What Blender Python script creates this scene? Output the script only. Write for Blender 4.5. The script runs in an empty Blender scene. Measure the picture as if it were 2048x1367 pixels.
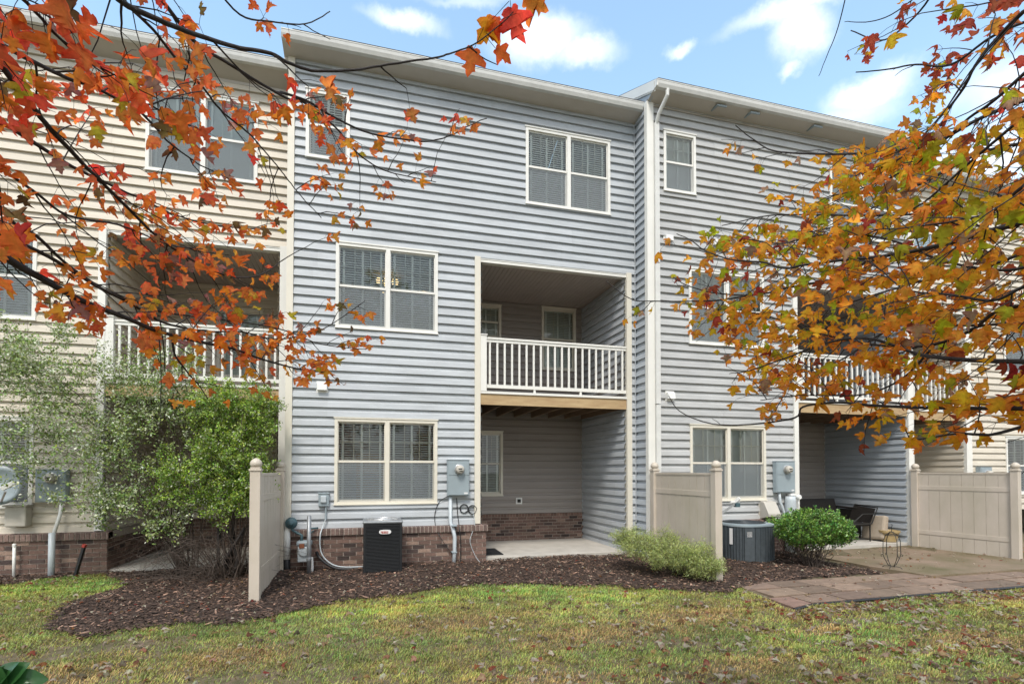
import bpy, bmesh, math, random
import numpy as np
from mathutils import Vector, Matrix
PI = math.pi
R = math.radians
rng = np.random.default_rng(7)
random.seed(7)
S = bpy.context.scene
COL = S.collection

# ------------------------------------------------------------------ camera
F, PX, PY = 1055.0, 1024.0, 919.0        # focal length and principal point, in photo pixels (2048 wide)
YAW, PITCH = R(15.42), R(1.205)
CAM = np.array([0.0, -9.8, 1.5])
cd = bpy.data.cameras.new('camera')
cam = bpy.data.objects.new('camera', cd); COL.objects.link(cam)
cam.location = CAM
cam.rotation_euler = (PI/2+PITCH, 0, -YAW)
cd.sensor_width = 36; cd.sensor_fit = 'HORIZONTAL'
cd.lens = F/2048*36
cd.shift_y = (PY-683.5)/2048
cd.clip_start = 0.05; cd.clip_end = 2000
S.camera = cam
_f = np.array([math.sin(YAW)*math.cos(PITCH), math.cos(YAW)*math.cos(PITCH), math.sin(PITCH)])
_r = np.array([math.cos(YAW), -math.sin(YAW), 0])
_u = np.cross(_r, _f)
def ray(x, y):
    d = _f*F+(x-PX)*_r-(y-PY)*_u
    return d/np.linalg.norm(d)
def at(x, y, dist):                       # a point seen at photo pixel (x, y), dist metres from the lens
    return CAM+ray(x, y)*dist

# ------------------------------------------------------------------ world, sun, exposure
SUN_EL, SUN_AZ = R(54), R(202)           # azimuth clockwise from +Y: behind the camera, slightly left
W = bpy.data.worlds.new('World'); S.world = W; W.use_nodes = True
nt = W.node_tree; N = nt.nodes; LK = nt.links
for n in list(N): N.remove(n)
def nd(nt, typ, **kw):
    n = nt.nodes.new(typ)
    for k, v in kw.items():
        if k in n.inputs: n.inputs[k].default_value = v
        else: setattr(n, k, v)
    return n
out = nd(nt, 'ShaderNodeOutputWorld'); bg = nd(nt, 'ShaderNodeBackground'); bg.inputs[1].default_value = 0.15
sky = nd(nt, 'ShaderNodeTexSky'); sky.sky_type = 'NISHITA'; sky.sun_disc = False
sky.sun_elevation = SUN_EL; sky.sun_rotation = SUN_AZ; sky.air_density = 1.5; sky.dust_density = 0.5; sky.ozone_density = 3.0
tc = nd(nt, 'ShaderNodeTexCoord')
nz = nd(nt, 'ShaderNodeTexNoise'); nz.inputs['Scale'].default_value = 9; nz.inputs['Detail'].default_value = 8; nz.inputs['Roughness'].default_value = .62
LK.new(tc.outputs['Generated'], nz.inputs['Vector'])
def vm(op, a, b=None):
    n = nd(nt, 'ShaderNodeVectorMath'); n.operation = op
    for i, v in enumerate((a, b)):
        if v is None: continue
        if isinstance(v, (tuple, list)): n.inputs[i].default_value = v
        else: LK.new(v, n.inputs[i])
    return n
def mt(op, a, b=None, c=None, clamp=False):
    n = nd(nt, 'ShaderNodeMath'); n.operation = op; n.use_clamp = clamp
    for i, v in enumerate((a, b, c)):
        if v is None: continue
        if isinstance(v, (int, float)): n.inputs[i].default_value = v
        else: LK.new(v, n.inputs[i])
    return n.outputs[0]
off = vm('SUBTRACT', nz.outputs['Color'], (.5, .5, .5))
sc_ = vm('SCALE', off.outputs[0]); sc_.inputs['Scale'].default_value = .085
dirn = vm('ADD', tc.outputs['Generated'], sc_.outputs[0]).outputs[0]
acc = None
for (cx, cy, w, h, s) in ((1075, 88, 105, 42, 1.0), (1165, 112, 80, 26, .8), (1600, 62, 62, 50, 1.0), (1585, 15, 130, 26, .8), (812, 44, 78, 22, .8),
                          (1360, 93, 34, 17, .8), (1735, 192, 85, 34, 1.0), (1578, 132, 26, 14, .6), (1705, 235, 90, 30, .55), (1930, 330, 160, 60, .9), (940, 0, 80, 14, .4), (2010, 180, 120, 60, .6)):
    d = ray(cx, cy); rr = np.cross(d, [0, 0, 1]); rr /= np.linalg.norm(rr); uu = np.cross(rr, d)
    k = F/np.linalg.norm([F, cx-PX, cy-PY])
    w_, h_ = w/F*k, h/F*k
    a = vm('DOT_PRODUCT', dirn, tuple(rr/w_)).outputs['Value']
    b = vm('DOT_PRODUCT', dirn, tuple(uu/h_)).outputs['Value']
    b0 = float(d@uu)/h_
    q = mt('SQRT', mt('ADD', mt('MULTIPLY', a, a), mt('MULTIPLY', b, b)))
    m = nd(nt, 'ShaderNodeMapRange'); m.interpolation_type = 'SMOOTHSTEP'
    m.inputs['From Min'].default_value = .1; m.inputs['From Max'].default_value = 1.35
    m.inputs['To Min'].default_value = s*.88; m.inputs['To Max'].default_value = 0
    LK.new(q, m.inputs['Value'])
    acc = m.outputs[0] if acc is None else mt('MAXIMUM', acc, m.outputs[0])
# unseen broken cloud, added over the sky behind the camera for soft neutral light
sx = nd(nt, 'ShaderNodeSeparateXYZ'); LK.new(tc.outputs['Generated'], sx.inputs[0])
nb = nd(nt, 'ShaderNodeTexNoise'); nb.inputs['Scale'].default_value = 2.2; nb.inputs['Detail'].default_value = 6
LK.new(tc.outputs['Generated'], nb.inputs['Vector'])
mb_ = nd(nt, 'ShaderNodeMapRange'); mb_.inputs['From Min'].default_value = .32; mb_.inputs['From Max'].default_value = .55; LK.new(nb.outputs[0], mb_.inputs['Value'])
my = nd(nt, 'ShaderNodeMapRange'); my.inputs['From Min'].default_value = .25; my.inputs['From Max'].default_value = -.25; LK.new(sx.outputs[1], my.inputs['Value'])
acc = mt('MAXIMUM', acc, mt('MULTIPLY', mb_.outputs[0], my.outputs[0]))
mix = nd(nt, 'ShaderNodeMix'); mix.data_type = 'RGBA'
LK.new(acc, mix.inputs['Factor'])
hs = nd(nt, 'ShaderNodeHueSaturation'); hs.inputs['Saturation'].default_value = 0.90; hs.inputs['Value'].default_value = 1.16; hs.inputs['Hue'].default_value = .488
LK.new(sky.outputs[0], hs.inputs['Color'])
LK.new(hs.outputs[0], mix.inputs['A']); mix.inputs['B'].default_value = (5.6, 5.75, 6.0, 1)
LK.new(mix.outputs['Result'], bg.inputs[0]); LK.new(bg.outputs[0], out.inputs[0])

sd = bpy.data.lights.new('sun', 'SUN'); sd.energy = 1.75; sd.angle = R(14); sd.color = (1, .93, .84)
sun = bpy.data.objects.new('sun', sd); COL.objects.link(sun)
sdir = Vector((math.sin(SUN_AZ)*math.cos(SUN_EL), math.cos(SUN_AZ)*math.cos(SUN_EL), math.sin(SUN_EL)))
sun.rotation_euler = sdir.to_track_quat('Z', 'Y').to_euler(); sun.location = (-5, -30, 40)
S.view_settings.view_transform = 'Standard'; S.view_settings.look = 'None'
S.view_settings.exposure = 0.85; S.view_settings.gamma = 1
S.render.engine = 'CYCLES'
S.cycles.max_bounces = 8; S.cycles.transparent_max_bounces = 24; S.cycles.diffuse_bounces = 3

# ------------------------------------------------------------------ materials
def mat(name, col, rough=.6, noise=0, nscale=8, metal=0, bump=0, bscale=60, spec=.5, attr=False, col2=None, stretch=None, transl=0, coat=0, tint=False):
    m = bpy.data.materials.new(name); m.use_nodes = True
    t = m.node_tree; p = t.nodes['Principled BSDF']
    p.inputs['Roughness'].default_value = rough; p.inputs['Metallic'].default_value = metal
    p.inputs['Specular IOR Level'].default_value = spec; p.inputs['Coat Weight'].default_value = coat
    p.inputs['Base Color'].default_value = (*col, 1)
    tcn = t.nodes.new('ShaderNodeTexCoord'); vec = tcn.outputs['Object']
    if stretch:
        mp = t.nodes.new('ShaderNodeMapping'); mp.inputs['Scale'].default_value = stretch
        t.links.new(vec, mp.inputs[0]); vec = mp.outputs[0]
    src = None
    if attr:
        a = t.nodes.new('ShaderNodeAttribute'); a.attribute_name = 'Col'; src = a.outputs['Color']
    if noise:
        n = t.nodes.new('ShaderNodeTexNoise'); n.inputs['Scale'].default_value = nscale; n.inputs['Detail'].default_value = 6; n.inputs['Roughness'].default_value = .6
        t.links.new(vec, n.inputs['Vector'])
        mr = t.nodes.new('ShaderNodeMapRange'); mr.inputs['From Min'].default_value = .3; mr.inputs['From Max'].default_value = .7
        t.links.new(n.outputs[0], mr.inputs['Value'])
        mx = t.nodes.new('ShaderNodeMix'); mx.data_type = 'RGBA'
        if src is not None:
            mx.blend_type = 'MULTIPLY'; mx.inputs['Factor'].default_value = 1
            t.links.new(src, mx.inputs['A'])
            m2 = t.nodes.new('ShaderNodeMapRange'); m2.inputs['To Min'].default_value = 1-noise; m2.inputs['To Max'].default_value = 1+noise*.3
            t.links.new(mr.outputs[0], m2.inputs['Value']); t.links.new(m2.outputs[0], mx.inputs['B'])
        else:
            c2 = col2 if col2 else tuple(c*(1-noise) for c in col)
            mx.inputs['A'].default_value = (*c2, 1); mx.inputs['B'].default_value = (*col, 1)
            t.links.new(mr.outputs[0], mx.inputs['Factor'])
        src = mx.outputs['Result']
    if tint:
        a = t.nodes.new('ShaderNodeAttribute'); a.attribute_name = 'Col'
        mm = t.nodes.new('ShaderNodeMix'); mm.data_type = 'RGBA'; mm.blend_type = 'MULTIPLY'; mm.inputs['Factor'].default_value = 1
        t.links.new(src, mm.inputs['A']); t.links.new(a.outputs['Color'], mm.inputs['B']); src = mm.outputs['Result']
    if src is not None: t.links.new(src, p.inputs['Base Color'])
    if bump:
        bn = t.nodes.new('ShaderNodeTexNoise'); bn.inputs['Scale'].default_value = bscale; bn.inputs['Detail'].default_value = 4
        t.links.new(vec, bn.inputs['Vector'])
        b = t.nodes.new('ShaderNodeBump'); b.inputs['Strength'].default_value = bump; b.inputs['Distance'].default_value = .01
        t.links.new(bn.outputs[0], b.inputs['Height']); t.links.new(b.outputs[0], p.inputs['Normal'])
    if transl:
        tr = t.nodes.new('ShaderNodeBsdfTranslucent'); ms = t.nodes.new('ShaderNodeMixShader'); ms.inputs[0].default_value = transl
        if src is not None: t.links.new(src, tr.inputs[0])
        else: tr.inputs[0].default_value = (*col, 1)
        o = t.nodes['Material Output']
        t.links.new(p.outputs[0], ms.inputs[1]); t.links.new(tr.outputs[0], ms.inputs[2]); t.links.new(ms.outputs[0], o.inputs[0])
    return m
M = {}
M['blue'] = mat('blue_vinyl_siding', (.50, .53, .555), .5, .22, 1.3, bump=.12, bscale=40, stretch=(1, 1, 6), tint=True)
M['grey'] = mat('grey_vinyl_siding', (.50, .505, .50), .5, .22, 1.3, bump=.12, bscale=40, stretch=(1, 1, 6), tint=True)
M['grey_side'] = mat('blue_grey_vinyl_siding', (.42, .46, .50), .5, .12, 1.3, bump=.12, bscale=40, stretch=(1, 1, 6), tint=True)
M['cream'] = mat('cream_vinyl_siding', (.66, .60, .50), .5, .16, 1.3, bump=.12, bscale=40, stretch=(1, 1, 6), tint=True)
M['recess_shade'] = mat('recess_shade_taupe_siding', (.34, .305, .28), .55, .12, 1.3, bump=.12, bscale=40, stretch=(1, 1, 6), tint=True)  # darker, browner vinyl than the front; recess shade put into the colour
M['white'] = mat('white_vinyl_trim', (.78, .77, .72), .42, .08, 3)
M['tan_trim'] = mat('almond_trim', (.72, .68, .58), .42, .08, 3)
M['white_metal'] = mat('white_gutter_metal', (.68, .68, .65), .35, .15, 5)
M['soffit'] = mat('soffit_vinyl', (.55, .51, .46), .55, .08, 3)
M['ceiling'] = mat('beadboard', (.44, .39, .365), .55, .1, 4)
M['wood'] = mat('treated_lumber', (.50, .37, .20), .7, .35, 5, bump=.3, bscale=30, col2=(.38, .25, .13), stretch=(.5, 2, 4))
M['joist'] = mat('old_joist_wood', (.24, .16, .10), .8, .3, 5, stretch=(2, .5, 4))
M['brick'] = mat('brick', (.2, .1, .07), .85, .35, 30, bump=.5, bscale=90, attr=True)
M['mortar'] = mat('mortar', (.50, .43, .37), .9, .25, 20, bump=.5, bscale=80)
M['roof'] = mat('asphalt_shingle', (.09, .085, .08), .9, .4, 30, bump=.6, bscale=60)
M['blind'] = mat('white_blind_slat', (.90, .90, .87), .5)
M['interior'] = mat('interior_wall_paint', (.40, .36, .30), .8, .1, 2)
M['concrete'] = mat('concrete', (.52, .49, .44), .85, .22, 4, bump=.25, bscale=60)
M['fence'] = mat('tan_vinyl_fence', (.57, .50, .43), .45, .3, 2.2, stretch=(1, 1, .5), col2=(.46, .41, .33))
M['black_metal'] = mat('black_coil_guard', (.012, .014, .017), .45, .4, 20)
M['charcoal'] = mat('charcoal_paint', (.075, .092, .105), .5, .35, 14)
M['steel'] = mat('grey_painted_steel', (.30, .36, .39), .42, .12, 4)
M['galv'] = mat('galvanised_steel', (.30, .32, .34), .45, .3, 18, metal=.5)
M['pvc'] = mat('grey_pvc', (.50, .55, .58), .4, .12, 6)
M['white_pl'] = mat('white_plastic', (.80, .80, .77), .4, .1, 6)
M['black_pl'] = mat('black_plastic', (.015, .016, .018), .45)
M['iron'] = mat('wrought_iron', (.02, .02, .019), .55, .3, 30)
M['red'] = mat('red_plastic', (.36, .04, .03), .45)
M['rust'] = mat('rusty_cap', (.28, .10, .05), .8, .3, 20)
M['teal'] = mat('blue_green_paint', (.06, .12, .14), .5, .3, 20)
M['alu'] = mat('aluminium', (.50, .51, .52), .35, .15, 10, metal=.6)
M['beige_pl'] = mat('beige_plastic', (.50, .47, .41), .5, .1, 5)
M['cushion'] = mat('tan_cushion_cloth', (.42, .35, .27), .9, .15, 12, bump=.4, bscale=25)
M['wicker'] = mat('black_wicker', (.014, .011, .009), .6, .4, 60, bump=.8, bscale=120)
M['pot'] = mat('tan_ceramic_pot', (.42, .31, .15), .55, .2, 8)
M['bark'] = mat('dark_bark', (.030, .024, .022), .85, .4, 25, bump=.6, bscale=60)
M['twig'] = mat('shrub_twig', (.10, .075, .06), .85, .4, 25)
M['leaf'] = mat('autumn_leaf', (1, 1, 1), .6, .26, 75, attr=True, transl=.66, spec=.18, bump=.4, bscale=130)
M['shrubleaf'] = mat('shrub_leaf', (1, 1, 1), .45, .0, attr=True, transl=.3)
M['glossleaf'] = mat('glossy_leaf', (1, 1, 1), .28, .0, attr=True, transl=.15)
M['grassm'] = mat('grass_blade', (1, 1, 1), .6, 0, attr=True, transl=.35)
M['chip'] = mat('bark_chip', (1, 1, 1), .85, 0, attr=True)
M['paver'] = mat('paver', (.2, .15, .12), .85, .3, 9, attr=True, bump=.4, bscale=60)
M['rubber'] = mat('black_rubber', (.012, .013, .016), .7, .3, 40, bump=.5, bscale=150)
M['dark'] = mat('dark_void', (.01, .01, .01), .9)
M['label'] = mat('white_sticker', (.72, .72, .72), .5)
M['porcelain'] = mat('door_paint', (.55, .50, .42), .45, .08, 4)
M['orange_wood'] = mat('warm_wood_cabinet', (.50, .27, .07), .5, .15, 6)

def glass_mat():
    m = bpy.data.materials.new('window_glass'); m.use_nodes = True; t = m.node_tree
    for n in list(t.nodes): t.nodes.remove(n)
    o = t.nodes.new('ShaderNodeOutputMaterial'); g = t.nodes.new('ShaderNodeBsdfGlossy'); g.inputs['Roughness'].default_value = .015
    tr = t.nodes.new('ShaderNodeBsdfTransparent'); tr.inputs[0].default_value = (.86, .90, .87, 1)
    fr = t.nodes.new('ShaderNodeFresnel'); fr.inputs[0].default_value = 1.55
    ma = t.nodes.new('ShaderNodeMath'); ma.operation = 'MULTIPLY_ADD'; ma.inputs[1].default_value = 1.1; ma.inputs[2].default_value = .005
    n = t.nodes.new('ShaderNodeTexNoise'); n.inputs['Scale'].default_value = 3; b = t.nodes.new('ShaderNodeBump'); b.inputs['Strength'].default_value = .03
    t.links.new(n.outputs[0], b.inputs['Height']); t.links.new(b.outputs[0], g.inputs['Normal'])
    ms = t.nodes.new('ShaderNodeMixShader')
    t.links.new(fr.outputs[0], ma.inputs[0]); t.links.new(ma.outputs[0], ms.inputs[0]); t.links.new(tr.outputs[0], ms.inputs[1]); t.links.new(g.outputs[0], ms.inputs[2]); t.links.new(ms.outputs[0], o.inputs[0])
    return m
M['glass'] = glass_mat()
def screen_mat(name='insect_screen_mesh', op=.4):
    m = bpy.data.materials.new(name); m.use_nodes = True; t = m.node_tree
    for n in list(t.nodes): t.nodes.remove(n)
    o = t.nodes.new('ShaderNodeOutputMaterial'); d = t.nodes.new('ShaderNodeBsdfDiffuse'); d.inputs[0].default_value = (.30, .33, .35, 1)
    tr = t.nodes.new('ShaderNodeBsdfTransparent'); ms = t.nodes.new('ShaderNodeMixShader'); ms.inputs[0].default_value = op
    t.links.new(tr.outputs[0], ms.inputs[1]); t.links.new(d.outputs[0], ms.inputs[2]); t.links.new(ms.outputs[0], o.inputs[0]); return m
M['screen'] = screen_mat()
def lamp_mat(name, col, s):
    m = bpy.data.materials.new(name); m.use_nodes = True; t = m.node_tree
    p = t.nodes['Principled BSDF']; p.inputs['Emission Color'].default_value = (*col, 1); p.inputs['Emission Strength'].default_value = s
    return m
M['lamp'] = lamp_mat('lit_lamp_glass', (1, .68, .32), 1.1)

# ------------------------------------------------------------------ mesh builder
class MB:
    def __init__(s): s.v = []; s.f = []; s.c = []
    def add(s, vs, fs, col=None):
        n = len(s.v); s.v.extend([tuple(v) for v in vs]); s.f.extend([tuple(i+n for i in f) for f in fs])
        s.c.extend([col or (1, 1, 1)]*len(vs)); return s
    def box(s, x0, x1, y0, y1, z0, z1, col=None, rot=None, piv=None):
        vs = [(x0, y0, z0), (x1, y0, z0), (x1, y1, z0), (x0, y1, z0), (x0, y0, z1), (x1, y0, z1), (x1, y1, z1), (x0, y1, z1)]
        if rot is not None:
            pv = Vector(piv if piv else ((x0+x1)/2, (y0+y1)/2, (z0+z1)/2)); vs = [tuple(pv+rot @ (Vector(v)-pv)) for v in vs]
        return s.add(vs, [(0, 3, 2, 1), (4, 5, 6, 7), (0, 1, 5, 4), (1, 2, 6, 5), (2, 3, 7, 6), (3, 0, 4, 7)], col)
    def bar(s, a, b, w, h, col=None):
        a = Vector(a); b = Vector(b); d = (b-a).normalized(); q = d.to_track_quat('Z', 'Y').to_matrix(); vs = []
        for p in (a, b):
            for sx_, sy_ in ((-1, -1), (1, -1), (1, 1), (-1, 1)): vs.append(p+q @ Vector((sx_*w/2, sy_*h/2, 0)))
        return s.add(vs, [(0, 3, 2, 1), (4, 5, 6, 7), (0, 1, 5, 4), (1, 2, 6, 5), (2, 3, 7, 6), (3, 0, 4, 7)], col)
    def tube(s, pts, r, seg=8, col=None, cap=True):
        pts = [Vector(p) for p in pts]; n = len(pts)
        rs = r if isinstance(r, (list, tuple, np.ndarray)) else [r]*n
        vs = []; up = Vector((0, 0, 1)); prev = None
        for i, p in enumerate(pts):
            d = (pts[min(i+1, n-1)]-pts[max(i-1, 0)])
            d = d.normalized() if d.length > 1e-9 else Vector((0, 0, 1))
            if prev is None:
                x = d.orthogonal().normalized()
            else:
                x = prev-d*prev.dot(d)
                x = x.normalized() if x.length > 1e-6 else d.orthogonal().normalized()
            prev = x; y = d.cross(x)
            for k in range(seg):
                a = 2*PI*k/seg; vs.append(p+(x*math.cos(a)+y*math.sin(a))*rs[i])
        fs = []
        for i in range(n-1):
            for k in range(seg):
                a = i*seg+k; b = i*seg+(k+1) % seg; fs.append((a, b, b+seg, a+seg))
        if cap: fs.append(tuple(range(seg-1, -1, -1))); fs.append(tuple((n-1)*seg+k for k in range(seg)))
        return s.add(vs, fs, col)
    def lathe(s, c, prof, seg=20, axis='z', col=None):
        vs = []; c = Vector(c)
        for (r, h) in prof:
            for k in range(seg):
                a = 2*PI*k/seg
                if axis == 'z': vs.append(c+Vector((r*math.cos(a), r*math.sin(a), h)))
                elif axis == 'y': vs.append(c+Vector((r*math.cos(a), h, r*math.sin(a))))
                else: vs.append(c+Vector((h, r*math.cos(a), r*math.sin(a))))
        fs = []
        for i in range(len(prof)-1):
            for k in range(seg):
                a = i*seg+k; b = i*seg+(k+1) % seg; fs.append((a, b, b+seg, a+seg))
        fs.append(tuple(range(seg-1, -1, -1))); fs.append(tuple((len(prof)-1)*seg+k for k in range(seg)))
        return s.add(vs, fs, col)
    def prism(s, poly, x0, x1, axis='x', col=None):   # poly (a,b) extruded along axis
        n = len(poly)
        f = {'x': lambda t, a, b: (t, a, b), 'y': lambda t, a, b: (a, t, b), 'z': lambda t, a, b: (a, b, t)}[axis]
        vs = [f(x0, *p) for p in poly]+[f(x1, *p) for p in poly]
        fs = [tuple(range(n)), tuple(range(2*n-1, n-1, -1))]+[(i, i+n, (i+1) % n+n, (i+1) % n) for i in range(n)]
        return s.add(vs, fs, col)
    def build(s, name, m, parent=None, org=(0, 0, 0), smooth=False, recalc=True, bevel=0):
        me = bpy.data.meshes.new(name)
        o = Vector(org); me.from_pydata([tuple(Vector(v)-o) for v in s.v], [], s.f)
        ca = me.color_attributes.new('Col', 'FLOAT_COLOR', 'POINT')
        ca.data.foreach_set('color', np.array([(*c, 1) for c in s.c], dtype=np.float32).ravel())
        if recalc or bevel:
            bm = bmesh.new(); bm.from_mesh(me)
            if recalc: bmesh.ops.recalc_face_normals(bm, faces=bm.faces)
            bm.to_mesh(me); bm.free()
        if smooth: me.shade_smooth()
        me.materials.append(M[m] if isinstance(m, str) else m)
        ob = bpy.data.objects.new(name, me); COL.objects.link(ob)
        if parent is not None: ob.parent = parent
        else: ob.location = o
        if bevel:
            b = ob.modifiers.new('bevel', 'BEVEL'); b.width = bevel; b.segments = 2; b.limit_method = 'ANGLE'
        return ob
def tag(o, label=None, cat=None, group=None, kind=None):
    if label: o['label'] = label
    if cat: o['category'] = cat
    if group: o['group'] = group
    if kind: o['kind'] = kind
    return o
class T:                                   # a thing: an Empty at its base with part meshes
    def __init__(s, name, label, cat, loc, group=None):
        s.o = bpy.data.objects.new(name, None); COL.objects.link(s.o); s.o.location = loc; s.loc = loc
        s.o.empty_display_size = .2; tag(s.o, label, cat, group)
    def part(s, name, mb, m, parent=None, **kw):
        return mb.build(name, m, parent if parent is not None else s.o, s.loc, **kw)

def fast_mesh(name, V, Fc, colors, m, parent=None, loc=(0, 0, 0), smooth=False):
    V = np.asarray(V, np.float32)-np.asarray(loc, np.float32); Fc = np.asarray(Fc, np.int32); k = Fc.shape[1]
    me = bpy.data.meshes.new(name); me.vertices.add(len(V)); me.vertices.foreach_set('co', V.ravel())
    me.loops.add(Fc.size); me.loops.foreach_set('vertex_index', Fc.ravel())
    me.polygons.add(len(Fc)); me.polygons.foreach_set('loop_start', np.arange(0, Fc.size, k, dtype=np.int32))
    me.polygons.foreach_set('loop_total', np.full(len(Fc), k, np.int32))
    me.update(calc_edges=True)
    ca = me.color_attributes.new('Col', 'FLOAT_COLOR', 'POINT')
    c4 = np.ones((len(V), 4), np.float32); c4[:, :3] = colors; ca.data.foreach_set('color', c4.ravel())
    if smooth: me.shade_smooth()
    me.materials.append(M[m]); ob = bpy.data.objects.new(name, me); COL.objects.link(ob)
    if parent is not None: ob.parent = parent
    else: ob.location = loc
    return ob
def scatter(tv, tf, P, A, B, C, size, col, vcol=None):
    # template verts (n,3) placed with local axes A (x), B (y), C (z), per instance
    tv = np.asarray(tv, float); n = len(P); k = len(tv)
    V = (P[:, None, :]+size[:, None, None]*(tv[None, :, 0, None]*A[:, None, :]+tv[None, :, 1, None]*B[:, None, :]+tv[None, :, 2, None]*C[:, None, :])).reshape(-1, 3)
    tf = np.asarray(tf); Fc = (tf[None]+(np.arange(n)*k)[:, None, None]).reshape(-1, tf.shape[1])
    cc = np.repeat(col, k, axis=0)
    if vcol is not None: cc = cc*np.tile(vcol, (n, 1))
    return V, Fc, cc
def nrm(a): return a/np.maximum(np.linalg.norm(a, axis=-1, keepdims=True), 1e-9)
def frames(Bdir, Nhint):
    B = nrm(Bdir); A = nrm(np.cross(B, Nhint)); C = np.cross(A, B); return A, B, C
def hsv(h, s, v):
    h = np.asarray(h) % 1; i = np.floor(h*6).astype(int) % 6; f = h*6-np.floor(h*6); p = v*(1-s); q = v*(1-f*s); t = v*(1-(1-f)*s)
    return np.stack([np.choose(i, [v, q, p, p, t, v]), np.choose(i, [t, v, v, q, p, p]), np.choose(i, [p, p, t, v, v, q])], -1)

# ------------------------------------------------------------------ ground
def gz(y): return -0.2+0.025*np.clip(y, -12, 0)
def bumpy(x, y): return .012*np.sin(x*2.3+y*1.1)+.01*np.sin(x*5.1-y*3.7)+.006*np.sin(x*11.3+y*9.1)
def ground():
    xs = np.concatenate([[-400, -150, -60, -30, -18], np.arange(-12, 20.01, .25), [26, 40, 80, 180, 400]])
    ys = np.concatenate([[-400, -150, -60, -30, -18], np.arange(-12, 3.01, .25), [10, 30, 80, 180, 400]])
    X, Y = np.meshgrid(xs, ys); Z = gz(Y)+bumpy(X, Y)*((np.abs(X) < 25) & (Y > -14) & (Y < 2))
    V = np.stack([X, Y, Z], -1).reshape(-1, 3); nx = len(xs)
    Fc = [(j*nx+i, j*nx+i+1, (j+1)*nx+i+1, (j+1)*nx+i) for j in range(len(ys)-1) for i in range(nx-1)]
    o = fast_mesh('ground', V, Fc, np.ones((len(V), 3)), 'soil', smooth=True); tag(o, kind='structure', label='lawn soil with thin grass and bare patches')
m = mat('lawn_soil', (.060, .058, .020), .95, .8, 9, bump=.9, bscale=35, col2=(.17, .125, .08)); M['soil'] = m
ground()
def inpoly(px, py, poly):
    px = np.asarray(px); py = np.asarray(py); c = np.zeros(px.shape, bool); n = len(poly)
    for i in range(n):
        x0, y0 = poly[i]; x1, y1 = poly[(i+1) % n]
        cond = ((y0 > py) != (y1 > py)); xx = (x1-x0)*(py-y0)/(y1-y0+1e-12)+x0
        c ^= cond & (px < xx)
    return c
MULCH = [(-1.35, .6), (-4.2, .6), (-4.1, .25), (-3.4, -.6), (-3.75, -1.6), (-3.65, -2.2), (-3.4, -2.8), (-2.85, -3.25), (-2.28, -2.85), (-1.6, -3.05), (-1.0, -2.85), (-.2, -2.4), (.9, -2.0), (1.9, -1.98),
         (2.7, -2.12), (3.5, -2.45), (4.2, -2.9), (5.1, -3.3), (5.45, -3.05), (6.3, -2.8), (7.7, -2.75), (8.7, -2.7), (8.5, -2.1), (8.4, -1.2), (8.5, -.3), (8.6, .2), (5.2, .2), (5.2, -.05), (4.2, -.05), (2.2, -.05), (2.2, .3), (-1.35, .3)]
MULCH2 = [(-9, .8), (-9, -.4), (-6.2, -.6), (-5.3, -.35), (-4.7, .05), (-4.35, .3), (-4.25, .8)]
PAVE = [(5.30, -4.2), (5.87, -4.03), (7.3, -4.02), (9.8, -4.05), (13, -4.1), (16.5, -4.1), (16.5, -.5), (8.9, -.55), (8.75, -1.4), (8.75, -2.3), (8.85, -2.72), (7.7, -2.78), (6.4, -2.82), (5.41, -3.03)]
def bed(name, poly, step, mt_, h, label, kind='structure', jit=.012):
    xs = np.arange(min(p[0] for p in poly), max(p[0] for p in poly)+step, step); ys = np.arange(min(p[1] for p in poly), max(p[1] for p in poly)+step, step)
    X, Y = np.meshgrid(xs, ys); nx = len(xs)
    wob = .06*np.sin(X*3.1)+.05*np.sin(X*7.7+Y*2)+.04*np.sin(Y*9)
    ins = inpoly(X+wob*.5, Y+wob, poly); near = ins.copy()
    for dx in (-1, 0, 1):
        for dy in (-1, 0, 1): near &= np.roll(np.roll(ins, dx, 1), dy, 0)
    near2 = near.copy()
    for dx in (-2, 0, 2):
        for dy in (-2, 0, 2): near2 &= np.roll(np.roll(ins, dx, 1), dy, 0)
    hh = np.where(near2, h, np.where(near, h*.5, -.015))
    Z = gz(Y)+bumpy(X, Y)+hh+(rng.random(X.shape)-.5)*2*jit
    V = np.stack([X, Y, Z], -1).reshape(-1, 3); I = ins.ravel()
    Fc = [(j*nx+i, j*nx+i+1, (j+1)*nx+i+1, (j+1)*nx+i) for j in range(len(ys)-1) for i in range(nx-1) if I[j*nx+i] and I[j*nx+i+1] and I[(j+1)*nx+i+1] and I[(j+1)*nx+i]]
    o = fast_mesh(name, V, Fc, np.ones((len(V), 3)), mt_); tag(o, label, kind=kind); return o
M['mulch'] = mat('mulch', (.060, .035, .024), .95, .6, 25, bump=1, bscale=60, col2=(.025, .015, .011))
bed('mulch_bed', MULCH, .05, 'mulch', .03, 'dark brown bark mulch bed along the houses')
bed('mulch_bed', MULCH2, .05, 'mulch', .03, 'mulch strip under the cream house on the left')

def sample_poly(poly, n, dens=None):
    x0, x1 = min(p[0] for p in poly), max(p[0] for p in poly); y0, y1 = min(p[1] for p in poly), max(p[1] for p in poly)
    out_ = []
    while sum(len(o) for o in out_) < n:
        q = np.stack([rng.uniform(x0, x1, n), rng.uniform(y0, y1, n)], -1); q = q[inpoly(q[:, 0], q[:, 1], poly)]
        if dens is not None: q = q[rng.random(len(q)) < dens(q)]
        out_.append(q)
    return np.concatenate(out_)[:n]
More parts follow.
